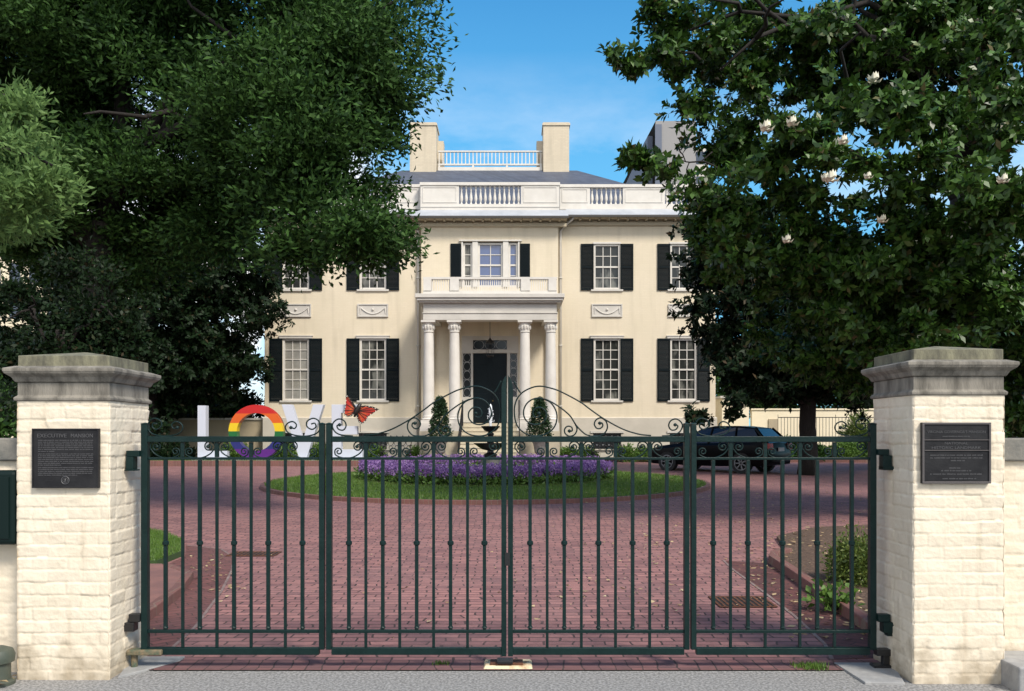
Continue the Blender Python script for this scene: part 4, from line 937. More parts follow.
for q_ in ((x0, x1, z1 - b_, z1), (x0, x1, z0, z0 + b_), (x0, x0 + b_, z0 + b_, z1 - b_), (x1 - b_, x1, z0 + b_, z1 - b_)): mb.box(q_[0], q_[1], D - .028, D - .022, q_[2], q_[3])
build(mb, 'rim', M['bronze'], t, bevel=.002)
mb = MB(); W = x1 - x0; H = z1 - z0; yt = D - .0235
text_mesh(mb, 'EXECUTIVE', x0 + W * .30, z1 - H * .15, .034, yt, .0015, width=W * .44); text_mesh(mb, 'MANSION', x0 + W * .75, z1 - H * .15, .034, yt, .0015, width=W * .33)
zz = z1 - H * .205
for k in range(19):
    if k in (7, 14): zz -= H * .012
    e_ = x1 - W * .08 if k not in (6, 13, 18) else x0 + W * (.35, .45, .68)[(6, 13, 18).index(k)]
    dashes(mb, x0 + W * .09, e_, zz, .0062, D - .022, rr_); zz -= H * .0312
cx_, cz_ = x0 + W * .50, z0 + H * .13
mb.tube([(cx_ + .024 * math.cos(a * math.pi / 12), D - .024, cz_ + .024 * math.sin(a * math.pi / 12)) for a in range(25)], .0028, 5)
mb.tube([(cx_ + .015 * math.cos(a * math.pi / 8), D - .024, cz_ + .015 * math.sin(a * math.pi / 8)) for a in range(17)], .0018, 4)
mb.tube([(cx_ - .002, D - .024, cz_ - .01), (cx_ + .001, D - .025, cz_ + .002), (cx_, D - .024, cz_ + .011)], [.005, .004, .002], 5); mb.tube([(cx_ - .007, D - .024, cz_ + .004), (cx_ + .008, D - .024, cz_ - .001)], .0018, 4)
build(mb, 'lettering', M['bronze_letter'], t)
D = PRY - .004; x0, x1, z0, z1 = wx(922, D - .02), wx(990.5, D - .02), wz(483.5, D - .02), wz(422.5, D - .02)
t = thing('plaque', 'dark bronze plaque divided by two thin lines on the right pillar', 'plaque', ((x0 + x1) / 2, D - .01, z0))
mb = MB(); mb.box(x0, x1, D - .02, D + .004, z0, z1); build(mb, 'plate', M['bronze'], t, bevel=.003)
W = x1 - x0; H = z1 - z0; mb = MB(); b_ = .012
for q_ in ((x0, x1, z1 - b_, z1), (x0, x1, z0, z0 + b_), (x0, x0 + b_, z0 + b_, z1 - b_), (x1 - b_, x1, z0 + b_, z1 - b_), (x0 + b_, x1 - b_, z1 - H * .29, z1 - H * .283), (x0 + b_, x1 - b_, z1 - H * .46, z1 - H * .453)): mb.box(q_[0], q_[1], D - .028, D - .02, q_[2], q_[3])
build(mb, 'rim', M['bronze_frame'], t, bevel=.001)
mb = MB(); yt = D - .0215
text_mesh(mb, "VIRGINIA GOVERNOR'S MANSION", (x0 + x1) / 2, z1 - H * .175, .024, yt, .0012, width=W * .85)
dashes(mb, x0 + W * .3, x1 - W * .3, z1 - H * .235, .007, D - .02, rr_)
text_mesh(mb, 'NATIONAL', (x0 + x1) / 2, z1 - H * .36, .022, yt, .0012, width=W * .34); text_mesh(mb, 'HISTORIC LANDMARK', (x0 + x1) / 2, z1 - H * .435, .024, yt, .0012, width=W * .72)
for a, b, c in ((.12, .88, .545), (.12, .88, .59), (.42, .62, .635), (.4, .56, .755), (.28, .72, .80), (.12, .88, .855), (.3, .8, .93)): dashes(mb, x0 + W * a, x0 + W * b, z1 - H * c, .008, D - .02, rr_)
build(mb, 'lettering', M['bronze_letter'], t)

# green box and small fixture by the left wall, step by the right wall
x1_ = wx(16.5, 5.3); t = thing('wall_box', 'dark green metal box with rounded corners fixed to the left wall', 'box', (x1_ - .3, 5.36, .86))
mb = MB(); mb.box(x1_ - .62, x1_, 5.29, 5.408, wz(545, 5.3), wz(470.5, 5.3)); build(mb, 'case', M['box_green'], t, bevel=.025)
mb = MB(); mb.box(x1_ - .58, x1_ - .04, 5.283, 5.289, wz(545, 5.3) + .04, wz(470.5, 5.3) - .04); build(mb, 'door', M['box_green'], t, bevel=.002)
fxx = -3.2; t = thing('pipe_fixture', 'squat grey green pipe fixture at the foot of the left pillar', 'pipe', (fxx, 5.16, 0))
mb = MB(); mb.lathe(fxx, 5.16, [(.1, -.01), (.1, .02), (.075, .03), (.075, .13), (.095, .14), (.1, .18), (.085, .215), (.04, .235), (.005, .24)], 20); build(mb, 'body', M['fixture'], t, smooth=True)
mb = MB(); mb.tube([(fxx, 5.16, .18), (fxx, 5.03, .17)], .03, 10); build(mb, 'outlet', M['fixture'], t, smooth=True)
mb = MB(); mb.box(wx(1007.5, 5.1), 4.4, 4.98, 5.378, -.02, .155); o = build(mb, 'stone_step', M['concrete'], bevel=.012, label='pale stone step against the wall right of the right pillar', cat='step')

# ---------------------------------------------------------------- gate
GD = 5.5; gX = lambda p: (p - 512) / F * GD; gZ = lambda p: EYE + (HZ - p) / F * GD
def catmull(pts, n=5):
    p = [np.array(q, float) for q in pts]; p = [2 * p[0] - p[1]] + p + [2 * p[-1] - p[-2]]; out = []
    for i in range(1, len(p) - 2):
        for k in range(n):
            t = k / n; out.append(.5 * ((2 * p[i]) + (-p[i - 1] + p[i + 1]) * t + (2 * p[i - 1] - 5 * p[i] + 4 * p[i + 1] - p[i + 2]) * t * t + (-p[i - 1] + 3 * p[i] - 3 * p[i + 1] + p[i + 2]) * t ** 3))
    out.append(p[-2]); return out
def scroll(mb, pts, r=.0056, y=GD, m=None, bud=True, dx=0):
    q = [((m - a if m else a) + dx, b) for a, b in pts]
    c = catmull(q); mb.tube([(gX(a), y, gZ(b)) for a, b in c], r, 6, flat=(1.35, 1))
    if bud: a, b = q[-1]; mb.lathe(gX(a), y, [(.002, gZ(b) - .012), (.012, gZ(b) - .005), (.012, gZ(b) + .005), (.002, gZ(b) + .012)], 8)
def spiral(cx, cy, r0, r1, a0, turns, n=16):
    return [(cx + (r0 + (r1 - r0) * (k / n)) * math.cos(a0 + turns * 2 * math.pi * k / n), cy + (r0 + (r1 - r0) * (k / n)) * math.sin(a0 + turns * 2 * math.pi * k / n)) for k in range(n + 1)]
def smile(xa, xb, small_left):
    w = xb - xa; k = w / 34.6
    bigs = spiral(27.2 * k, 446.6, 6.0, 1.2, math.radians(20), -1.55, 14)   # image y is down: negative turn runs over the top
    smalls = spiral(6.2, 451.6, 4.2, 1.0, math.radians(150), 1.35, 10)
    mid = [(3.6, 455.2), (8, 457.3), (15 * k, 458.2), (22 * k, 457), (28.5 * k, 453.6), (32 * k, 449.6)]
    pts = smalls[::-1] + mid + bigs
    return [(xa + p, q) if small_left else (xb - p, q) for p, q in pts]
END = [(704.2, 424), (700.5, 423.3), (699.6, 427), (703.6, 429.4), (708.4, 426.4), (708.2, 421.3), (702.3, 418.3), (696.9, 420.8), (695, 427), (698.6, 433.2), (708.2, 436), (718.8, 435.6), (726.9, 432.8), (730, 427.7), (727.8, 423.3), (722.7, 421.6), (719, 424.6), (720.6, 428.4), (724.5, 427.6)]
SWEEP = [(651, 435.5), (639, 434.2), (622.6, 429), (604, 418.9), (590, 409.2), (579.9, 401.8), (560.2, 391.4), (548.6, 387.6), (540.5, 386.2), (532.4, 387.4), (523.1, 392), (517.4, 398.4), (514.7, 405.9), (514.4, 414), (515.8, 422), (519.3, 428.6), (526.4, 434), (534.7, 436), (544, 434.8), (551, 430.8), (555.6, 424.4), (557, 416.3), (555.3, 409.4), (551, 403), (545, 399.5), (538.2, 398.1), (531.3, 399.9), (526, 404.7), (523.5, 411.7), (524.9, 418.6), (529.5, 423.2), (535.9, 424.6), (541.7, 423), (545.8, 418.5), (546, 412.3), (541.4, 407.6), (535.4, 408.4), (532.8, 413), (535, 417.2), (539.3, 416.4), (539, 413.4)]
BRANCH = [(543, 398.9), (548, 400.3), (557.9, 405.9), (569.4, 415.1), (576.4, 425.6), (584.5, 433.6), (590, 435.8)]
SP1 = [(574.8, 423), (577, 429), (574.5, 434.6), (569.5, 436.2), (565.3, 433.6), (564.6, 429.4), (567.5, 426.3), (571.6, 427.2), (572.2, 430.8), (569.4, 431)]
SP2 = [(590, 436), (597, 436.1), (603, 434.6), (607.2, 428.6), (606.3, 421.9), (601.4, 418), (596.5, 419.5), (594.3, 423.9), (596.3, 427.9), (599.8, 428.6), (602.7, 426), (602, 423), (599.8, 423.2)]
SP3 = [(662, 436), (672.5, 435.2), (679, 432.4), (682.3, 427.1), (681.2, 422.3), (676.3, 419), (670.9, 420.6), (668.7, 425.5), (671.2, 429.9), (675.8, 429.5), (677.9, 426), (675.2, 424.8)]
LEAVES = [
  (142.3, 148.6, 319.6, 324.8, 'gate leaf hinged on the left pillar nearest the left plaque'),
  (326.6, 332, 501.4, 506.4, 'gate leaf left of the centre posts with half of the big scrollwork'),
  (508, 513, 683.8, 688.9, 'gate leaf right of the centre posts with half of the big scrollwork'),
  (690.7, 695.8, 869, 875.2, 'gate leaf hinged on the right pillar nearest the right plaque')]
def gate_leaf(idx, a0, a1, b0, b1, label):
    t = thing('gate_leaf', label, 'gate', (gX((a0 + b1) / 2), GD, zg(GD)), 'four leaves of the green iron gate')
    tall_a, tall_b = (idx == 2), (idx == 1); I = M['iron']
    for (p, q, tall) in ((a0, a1, tall_a), (b0, b1, tall_b)):
        mb = MB(); d = .024; zb_ = gZ(655.5 if tall else 649)
        if not tall: mb.box(gX(p), gX(q), GD - d, GD + d, zb_, gZ(424.6)); mb.frust((gX(p) + gX(q)) / 2, GD, [((gX(q) - gX(p)) / 2 + .002, d + .002, gZ(424.6)), ((gX(q) - gX(p)) / 2 + .002, d + .002, gZ(423.6)), (.004, .004, gZ(422.6))])
        else:
            outer, inner = (p, q) if idx == 1 else (q, p)
            zt = [(outer, 655.5), (outer, 388), (outer + (1.2 if idx == 1 else -1.2), 381.5), (outer + (3.2 if idx == 1 else -3.2), 377.5), (inner, 375.5), (inner, 655.5)]
            mb.prism([(gX(x), gZ(y)) for x, y in zt], GD - d, GD + d)
        build(mb, 'stile', I, t, bevel=.003)
    x0, x1 = gX(a1), gX(b0)
    for nm, za, zb_, d in (('top_rail', 436.3, 442, .021), ('upper_rail', 457.2, 459.8, .012), ('lower_rail', 629.6, 632.8, .012), ('bottom_rail', 647.3, 654.2, .021)):
        mb = MB(); mb.box(x0, x1, GD - d, GD + d, gZ(zb_), gZ(za)); build(mb, nm, I, t, bevel=.003)
    xs_ = [a1 + (b0 - a1) * (k + 1) / 10 for k in range(9)]
    for k, xp in enumerate(xs_):
        mb = MB(); x = gX(xp)
        if k % 2 == 0:      # short bar with collar
            mb.box(x - .0112, x + .0112, GD - .0125, GD + .0125, gZ(629.6) + .001, gZ(459.8) - .001); br = build(mb, 'bar', I, t, bevel=.002)
            mb = MB(); z = gZ(543); mb.lathe(x, GD, [(.013, z - .016), (.021, z - .009), (.021, z + .009), (.013, z + .016)], 10); mb.lathe(x, GD, [(.013, gZ(628.5)), (.018, gZ(627.5)), (.013, gZ(626))], 8); build(mb, 'collar', I, br, smooth=True)
        else:
            mb.box(x - .009, x + .009, GD - .009, GD + .009, gZ(647.3) + .001, gZ(632.8) - .001); mb.box(x - .009, x + .009, GD - .009, GD + .009, gZ(629.6) + .001, gZ(459.8) - .001); mb.box(x - .012, x + .012, GD - .012, GD + .012, gZ(457.2) + .001, gZ(442) - .001)
            build(mb, 'bar', I, t, bevel=.002)
    cells = [a1] + [xs_[k] for k in (1, 3, 5, 7)] + [b0]
    pat = {0: (0, 1, 0, 1, 0), 1: (1, 0, 1, 0, 1), 2: (0, 1, 0, 1, 0), 3: (1, 0, 1, 0, 1)}[idx]
    for k in range(5):
        mb = MB(); scroll(mb, smile(cells[k] + .6, cells[k + 1] - .6, pat[k] == 1), .0046, GD - .004); build(mb, 'scroll', I, t, smooth='all')
    if idx in (0, 3):
        for m_, dx in ((None, a1 - 695.8), (b0 + 695.8, 0)):
            mb = MB(); scroll(mb, END, .0048, GD, m_, dx=dx); p_ = END[0]; build(mb, 'scroll', I, t, smooth='all')
    else:
        m_ = 1014.8 if idx == 1 else None
        for c_, bud in ((SWEEP, True), (BRANCH, False), (SP1, True), (SP2, True), (SP3, True), ([(513.6, 381), (517, 387.5), (520.5, 393)], False)):
            mb = MB(); scroll(mb, c_, .0048, GD, m_, bud); build(mb, 'scroll', I, t, smooth='all')
    if idx == 0:
        mb = MB(); mb.box(gX(129.5), gX(142.3), GD - .05, GD + .0, gZ(456.5), gZ(450.5)); mb.box(gX(130), gX(137), GD - .06, GD + .01, gZ(469), gZ(456.6)); mb.box(gX(128.6), gX(139), GD - .065, GD + .015, gZ(470.5), gZ(469.1)); build(mb, 'hinge', I, t, bevel=.003)
        mb = MB(); mb.box(gX(131), gX(142.3), GD - .04, GD + .01, gZ(621), gZ(613)); mb.box(gX(125), gX(137), GD - .05, GD + .02, gZ(630), gZ(621.2)); build(mb, 'hinge', M['black_iron'], t, bevel=.004)
        mb = MB(); mb.box(gX(129), gX(164), GD - .045, GD + .03, gZ(654), gZ(648.5)); mb.tube([(gX(134.5), GD, gZ(654)), (gX(134.5), GD, zg(GD) + .005)], .022, 10); build(mb, 'pivot_arm', M['green_rust'], t, bevel=.008)
    if idx == 3:
        mb = MB(); mb.box(gX(875.2), gX(886), GD - .05, GD, gZ(455), gZ(449)); mb.box(gX(879.5), gX(888), GD - .06, GD + .01, gZ(468), gZ(455.1)); mb.box(gX(879.5), gX(893), GD - .065, GD + .015, gZ(469.8), gZ(466)); build(mb, 'hinge', I, t, bevel=.003)
        mb = MB(); mb.box(gX(875.2), gX(887), GD - .05, GD, gZ(620.5), gZ(613)); mb.box(gX(880), gX(890), GD - .06, GD + .01, gZ(631), gZ(620.6)); mb.box(gX(884), gX(895), GD - .05, GD, gZ(634.5), gZ(629)); build(mb, 'hinge', I, t, bevel=.003)
        mb = MB(); mb.box(gX(875.2), gX(889), GD - .03, GD + .03, gZ(655), gZ(648.5)); mb.box(gX(882), gX(888), GD - .02, GD + .02, zg(GD) + .01, gZ(655.1)); mb.box(gX(872), gX(889), GD - .04, GD + .04, zg(GD) + .004, zg(GD) + .03); build(mb, 'pivot_arm', M['black_iron'], t, bevel=.003)
    if idx == 1:
        mb = MB(); mb.box(gX(505), gX(510), GD - .03, GD - .0245, gZ(565), gZ(552)); build(mb, 'latch', M['black_iron'], t)
for i, a in enumerate(LEAVES): gate_leaf(i, *a)

mb = MB(); z = zg(5.6); sx0, sx1 = wx(484, 5.5), wx(532, 5.5)
t = thing('gate_stop', 'cream painted gate stop with a rusty plate under the centre posts', 'gate stop', ((sx0 + sx1) / 2, 5.57, 0))
mb.frust((sx0 + sx1) / 2, 5.565, [(.165, .1, z), (.15, .085, z + .022)]); build(mb, 'block', M['cream_conc'], t, bevel=.006)
mb = MB(); mb.box(wx(490, 5.5), wx(523, 5.5), 5.49, 5.6, z + .0225, z + .034); build(mb, 'plate', M['rust'], t, bevel=.003)
mb = MB(); mb.box(wx(497, 5.5), wx(513, 5.5), 5.47, 5.55, z + .035, z + .058); build(mb, 'catch', M['black_iron'], t, bevel=.005)
for lab, pts in (('grey concrete pad under the left gate hinge', [(118, 679), (180, 662), (185, 657.5), (132, 657.5)]), ('grey concrete pad under the right gate hinge', [(834, 664), (865, 684.5), (905, 685.5), (893, 664)])):
    q_ = [G(a, b) for a, b in pts]; mb = MB(); n = len(q_); mb.add([(x, y, .016) for x, y in q_] + [(x, y, -.01) for x, y in q_], [tuple(range(n)), tuple(range(2 * n - 1, n - 1, -1))] + [((i + 1) % n, i, n + i, n + (i + 1) % n) for i in range(n)])
    build(mb, 'concrete_pad', M['concrete'], bevel=.004, label=lab, cat='concrete pad', group='pads under the gate hinges')
def drain(x0, x1, y0, y1, m_, lab):
    t = thing('drain_grate', lab, 'drain', ((x0 + x1) / 2, (y0 + y1) / 2, zg(y0)), 'drain grates in the drive'); z = lambda y: zg(y) + .006
    def q4(mb, a, b, c, d, h=.006): mb.add([(a, c, z(c)), (b, c, z(c)), (b, d, z(d)), (a, d, z(d)), (a, c, z(c) + h), (b, c, z(c) + h), (b, d, z(d) + h), (a, d, z(d) + h)], [(4, 5, 6, 7), (0, 1, 5, 4), (1, 2, 6, 5), (2, 3, 7, 6), (3, 0, 4, 7)])
    mb = MB(); q4(mb, x0, x1, y0, y1, .002); build(mb, 'pit', M['tyre'], t)
    mb = MB(); q4(mb, x0, x1, y0, y0 + .03); q4(mb, x0, x1, y1 - .03, y1); n = 11
    for i in range(n + 1): xx = x0 + (x1 - x0 - .02) * i / n; q4(mb, xx, xx + .022, y0 + .03, y1 - .03)
    build(mb, 'grate', m_, t)
a_, b_ = G(227, 556), G(275, 556); drain(a_[0], b_[0], 10.1, 10.45, M['rust'], 'dark slotted drain grate on the left of the drive')
a_, b_ = G(720, 608), G(778, 608); drain(a_[0], b_[0], a_[1], a_[1] + .45, M['rust'], 'rusty brown drain grate on the right of the drive')

# weeds at the gate foot
def tuft(px_, py_, w, h, n, lab):
    x, y = G(px_, py_); z = zg(y) + .006; c = np.stack([x + w * np.clip(RNG.normal(0, 1, n), -1.8, 1.8), y + w * .5 * np.clip(RNG.normal(0, 1, n), -1.8, 1.8), np.full(n, z)], 1); V, Q = blades(c, h, .004)
    build_np(V, Q, 'weed_tuft', M['grass'], label=lab, cat='weed')
tuft(810, 668, .06, .03, 200, 'straggly tuft of weeds on the bricks by the right gate pivot'); tuft(441, 665, .03, .025, 60, 'tiny green weed left of the centre gate stop'); tuft(817, 670, .04, .04, 80, 'small weed beside the right concrete pad')

# fallen leaves: mostly to the right and along the kerbs
pts = []
for n, xa, xb, ya, yb in ((200, 690, 870, 475, 530), (260, 640, 870, 478, 560), (110, 560, 700, 500, 620), (40, 330, 560, 505, 640), (130, 770, 870, 530, 600), (40, 745, 775, 560, 590), (30, 190, 225, 556, 580), (24, 200, 250, 580, 612), (60, 500, 710, 478, 500), (60, 790, 868, 600, 640)):
    for _ in range(n):
        x, y = G(RNG.uniform(xa, xb), RNG.uniform(ya, yb)); 
        zz = .012
        if inpoly(np.array([x]), np.array([y]), BED)[0]: zz = .06
        if (x - LX) ** 2 + (y - LY) ** 2 < RI ** 2: zz = .11
        if inpoly(np.array([x]), np.array([y]), LAWN)[0]: zz = .1
        if abs(x) < 2.2 or x > 2.2 or x < -2.6: pts.append((x, y, zg(y) + zz))
pts += [(RNG.uniform(-3.28, -3.14), RNG.uniform(5.05, 5.25), RNG.uniform(.01, .05)) for _ in range(24)]
pts += [(RNG.uniform(2.3, 2.9), RNG.uniform(5.7, 6.3), zg(6) + .015) for _ in range(10)]
pts = np.array(pts); extra = pts[RNG.integers(0, len(pts), 900)] + np.stack([RNG.normal(0, .35, 900), RNG.normal(0, .5, 900), np.zeros(900)], 1)
extra[:, 2] = zgv(extra[:, 1]) + .014; extra = extra[(extra[:, 0] < 2.7) & (extra[:, 1] > 6) & ((extra[:, 0] - LX) ** 2 + (extra[:, 1] - LY) ** 2 > 36)]
Vs = []
for C, L_, W_ in ((pts[::2], .075, .045), (pts[1::2], .05, .035), (extra, .03, .018)):
    V, Q = leaves(C, 1, .0, L_, W_, RNG, droop=0, fold=.35); V = V.reshape(-1, 4, 3); V[:, :, 2] = C[:, None, 2] + (V[:, :, 2] - C[:, None, 2]) * .25 + .004; Vs.append(V.reshape(-1, 3))
V = np.concatenate(Vs); Q = np.arange(len(V)).reshape(-1, 4)
build_np(V, Q, 'fallen_leaves', M['dead_leaf'], label='dry tan fallen leaves scattered over the brick drive and mulch', cat='leaves', kind='stuff')

# ---------------------------------------------------------------- parked car
def car():
    al = R(42); base_l = np.array((wx(742, 26.6), 26.6)); hd = np.array((-math.cos(al), math.sin(al))); rt = np.array((math.sin(al), math.cos(al)))
    c0 = base_l + rt * .84; cx, cy = c0 - 0 * hd; z0 = zg(26.6)
    t = thing('parked_car', 'black estate car parked on the brick drive right of the lawn', 'car', (cx, cy, z0))
    def W(p): s, l, z = p; q_ = c0 + hd * s + rt * l; return (q_[0], q_[1], z0 + z)      # s forward from the rear axle, l to the right
    def wmb(src): m2 = MB(); m2.v = [W(p) for p in src.v]; m2.f = src.f; return m2
    # body sections: s, half width at sill, belt, belt z, hood/top z
    secs = [(-.92, .72, .78, .62, .70, .38), (-.86, .84, .90, .80, .98, .30), (-.5, .86, .92, .90, 1.02, .24), (0, .86, .92, .92, 1.0, .24), (.9, .86, .92, .90, .98, .22), (1.9, .86, .91, .88, .96, .22), (2.4, .86, .90, .84, .95, .24), (3.0, .84, .88, .76, .88, .24), (3.4, .80, .82, .66, .78, .26), (3.62, .62, .68, .50, .66, .34)]
    mb = MB(); vs = []; fs = []
    for s, w0, w1, zb_, zt, zs in secs:
        prof = [(-w0, zs), (-w1, zs + .18), (-w1, zb_), (-w1 + .07, zt), (0, zt + .03), (w1 - .07, zt), (w1, zb_), (w1, zs + .18), (w0, zs)]
        vs += [(s, a, b) for a, b in prof]
    k = 9
    for i in range(len(secs) - 1):
        for j in range(k): l = (j + 1) % k; fs.append((i * k + j, i * k + l, (i + 1) * k + l, (i + 1) * k + j))
    fs += [tuple(range(k - 1, -1, -1)), tuple((len(secs) - 1) * k + j for j in range(k))]; mb.add(vs, fs)
    # cabin roof and pillars
    roof = [(-.80, .60, .66, 1.0), (-.35, .60, .60, 1.47), (.3, .60, .62, 1.54), (1.1, .60, .60, 1.54), (1.55, .58, .60, 1.46)]
    vs = []; fs = []
    for s, w0, w1, z in roof[1:]: vs += [(s, -w0, z - .05), (s, -w0 + .06, z), (s, w0 - .06, z), (s, w0, z - .05)]
    for i in range(3):
        for j in range(4): l = (j + 1) % 4; fs.append((i * 4 + j, i * 4 + l, i * 4 + 4 + l, i * 4 + 4 + j))
    fs += [(3, 2, 1, 0), (12, 13, 14, 15)]; mb.add(vs, fs)
    for sg in (-1, 1):
        for a, b, r_ in (((-.84, sg * .80, .98), (-.35, sg * .60, 1.46), .05), ((.25, sg * .86, .96), (.3, sg * .60, 1.5), .035), ((1.2, sg * .86, .96), (1.15, sg * .60, 1.5), .03), ((2.35, sg * .80, .93), (1.55, sg * .58, 1.43), .035)): mb.tube([a, b], r_, 6)
    b = build(wmb(mb), 'body', M['car'], t, smooth=True); md = b.modifiers.new('sub', 'BEVEL'); md.width = .04; md.segments = 3; md.limit_method = 'ANGLE'; md.angle_limit = R(30)
    def quad(name, pts, m_, th=.01):
        m2 = MB(); m2.add(pts, [tuple(range(len(pts)))]); o = build(wmb(m2), name, m_, t); sd = o.modifiers.new('solid', 'SOLIDIFY'); sd.thickness = th; return o
    for sg in (-1, 1):
        quad('side_window', [(-.62, sg * .80, 1.0), (2.2, sg * .82, .95), (1.55, sg * .59, 1.45), (.3, sg * .605, 1.5), (-.3, sg * .605, 1.44)], M['car_glass'])
    quad('rear_window', [(-.83, -.74, 1.0), (-.83, .74, 1.0), (-.38, .56, 1.45), (-.38, -.56, 1.45)], M['car_glass'])
    quad('windscreen', [(2.36, -.76, .94), (2.36, .76, .94), (1.58, .56, 1.44), (1.58, -.56, 1.44)], M['car_glass'])
    for sg in (-1, 1):
        m2 = MB(); m2.box(-.935, -.84, sg * .86, sg * .58, .78, .98); build(wmb(m2), 'tail_light', M['tail'], t, bevel=.01)
        m2 = MB(); m2.box(3.42, 3.5, sg * .74, sg * .5, .62, .72); build(wmb(m2), 'headlight', M['alloy'], t)
        m2 = MB(); m2.box(1.95, 2.1, sg * .92, sg * 1.08, .98, 1.12); build(wmb(m2), 'mirror', M['car'], t, bevel=.02)
        for s in (0, 2.72):
            l0 = sg * .86; prof = [(.0, 0)]
            def disc(r0, r1, la, lb, n=28, sc=1):
                m3 = MB(); vs = []; fs = []
                for (r_, l_) in ((r0, la), (r1, la), (r1, lb), (r0, lb)):
                    vs += [(s + r_ * math.cos(2 * math.pi * i / n), l_, .335 + r_ * math.sin(2 * math.pi * i / n)) for i in range(n)]
                for q_ in range(4):
                    for i in range(n): j = (i + 1) % n; p_ = (q_ + 1) % 4; fs.append((q_ * n + i, q_ * n + j, p_ * n + j, p_ * n + i))
                m3.add(vs, fs); return m3
            wh = build(wmb(disc(.23, .335, l0 + sg * .07, l0 - sg * .14)), 'wheel', M['tyre'], t, smooth=True)
            m3 = disc(.205, .232, l0 + sg * .072, l0 - sg * .1)
            for k_ in range(7):
                a = 2 * math.pi * k_ / 7; m3.tube([(s + .03 * math.cos(a), l0 + sg * .06, .335 + .03 * math.sin(a)), (s + .215 * math.cos(a), l0 + sg * .066, .335 + .215 * math.sin(a))], .026, 6)
            build(wmb(m3), 'rim', M['alloy'], wh, smooth=True)
            build(wmb(disc(.0, .2, l0 - sg * .03, l0 - sg * .06)), 'brake_disc', M['tyre'], wh)
    m2 = MB(); m2.box(-.955, -.925, -.2, .2, .72, .84); build(wmb(m2), 'number_plate', M['plate'], t)
car()

# ---------------------------------------------------------------- far walls and buildings
t = thing('garden_wall', 'pale cream wall far behind the right tree', 'wall', (15, 43, zg(43)))
mb = MB(); mb.box(wx(752, 43), wx(1000, 43), 43, 43.3, .2, wz(410, 43)); mb.box(wx(752, 43) - .05, wx(1000, 43), 42.94, 43.36, wz(410, 43) + .002, wz(408.5, 43)); build(mb, 'panel', M['far_wall'], t)
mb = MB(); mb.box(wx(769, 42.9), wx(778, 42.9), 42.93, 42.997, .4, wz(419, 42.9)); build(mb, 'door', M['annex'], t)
t = thing('iron_fence', 'thin black iron fence in front of the pale far wall', 'fence', (14, 41.5, zg(41.5)))
mb = MB(); x0, x1 = wx(778, 41.5), wx(980, 41.5); zt = wz(417, 41.5)
mb.box(x0, x1, 41.49, 41.51, zt - .04, zt); mb.box(x0, x1, 41.49, 41.51, .8, .84); n = int((x1 - x0) / .16)
for i in range(n): x = x0 + .16 * i; mb.box(x - .01, x + .01, 41.492, 41.508, .5, zt + (.12 if i % 9 == 0 else 0))
build(mb, 'railing', M['black_iron'], t)
t = thing('gatehouse', 'pale rendered end of a low building beside the far wall', 'building', (wx(735, 41), 42, zg(41)))
mb = MB(); mb.box(wx(722, 41), wx(749, 41), 41, 45, .2, wz(398, 41)); build(mb, 'wall', M['far_wall'], t); mb = MB(); mb.box(wx(720, 41), wx(751, 41), 40.9, 45.1, wz(398, 41) + .002, wz(396, 41)); build(mb, 'roof', M['trim'], t)
t = thing('annex_wall', 'dim tan service wall left of the mansion behind the letters', 'wall', (wx(215, 37.5), 37.5, zg(37)))
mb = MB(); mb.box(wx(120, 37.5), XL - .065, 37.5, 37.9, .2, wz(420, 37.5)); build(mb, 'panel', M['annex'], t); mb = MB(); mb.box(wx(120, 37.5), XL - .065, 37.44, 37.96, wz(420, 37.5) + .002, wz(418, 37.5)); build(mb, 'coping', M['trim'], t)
# tall tower behind
t = thing('office_tower', 'grey concrete tower block rising behind the right end of the mansion roof', 'tower', (24, 110, 0))
mb = MB(); xa, xb, xc = wx(655.5, 110), wx(696, 110), wx(712, 120); zt = wz(121, 110)
mb.add([(xa, 110, 0), (xb, 110, 0), (xb, 150, 0), (xa - 1, 150, 0), (xa, 110, zt), (xb, 110, zt), (xb, 150, zt), (xa - 1, 150, zt)], [(0, 1, 5, 4), (1, 2, 6, 5), (2, 3, 7, 6), (4, 5, 6, 7)]); build(mb, 'wall', M['tower'], t)
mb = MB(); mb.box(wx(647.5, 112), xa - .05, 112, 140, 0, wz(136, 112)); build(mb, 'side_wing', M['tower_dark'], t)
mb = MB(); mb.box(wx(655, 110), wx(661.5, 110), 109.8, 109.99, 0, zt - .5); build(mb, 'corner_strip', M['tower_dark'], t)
mb = MB(); mb.box(xb + .05, wx(712, 112), 114, 140, 0, wz(142, 112)); build(mb, 'right_wing', M['trim'], t)
for k in range(14):
    mb = MB(); z = wz(140, 112) - 2.6 - 3.4 * k; mb.box(xb + .3, wx(712, 112) - .4, 113.95, 113.99, z, z + 1.7); build(mb, 'window', M['tower_win'], t)
t = thing('pale_building', 'pale office building glimpsed through the leaves at the far left', 'building', (-45, 75, 0))
mb = MB(); mb.box(wx(-120, 75), wx(60, 75), 75, 90, 0, wz(255, 75)); build(mb, 'wall', M['far_wall'], t)
for k in range(5):
    for j in range(9):
        mb = MB(); x = wx(-110, 75) + 1.8 * j; z = 2.5 + 3.2 * k; mb.box(x, x + 1.0, 74.95, 74.99, z, z + 1.8); build(mb, 'window', M['tower_win'], t)

# ---------------------------------------------------------------- trees
rg = np.random.default_rng(21)
PT = lambda x, y, D: np.array(P(x, y, D))
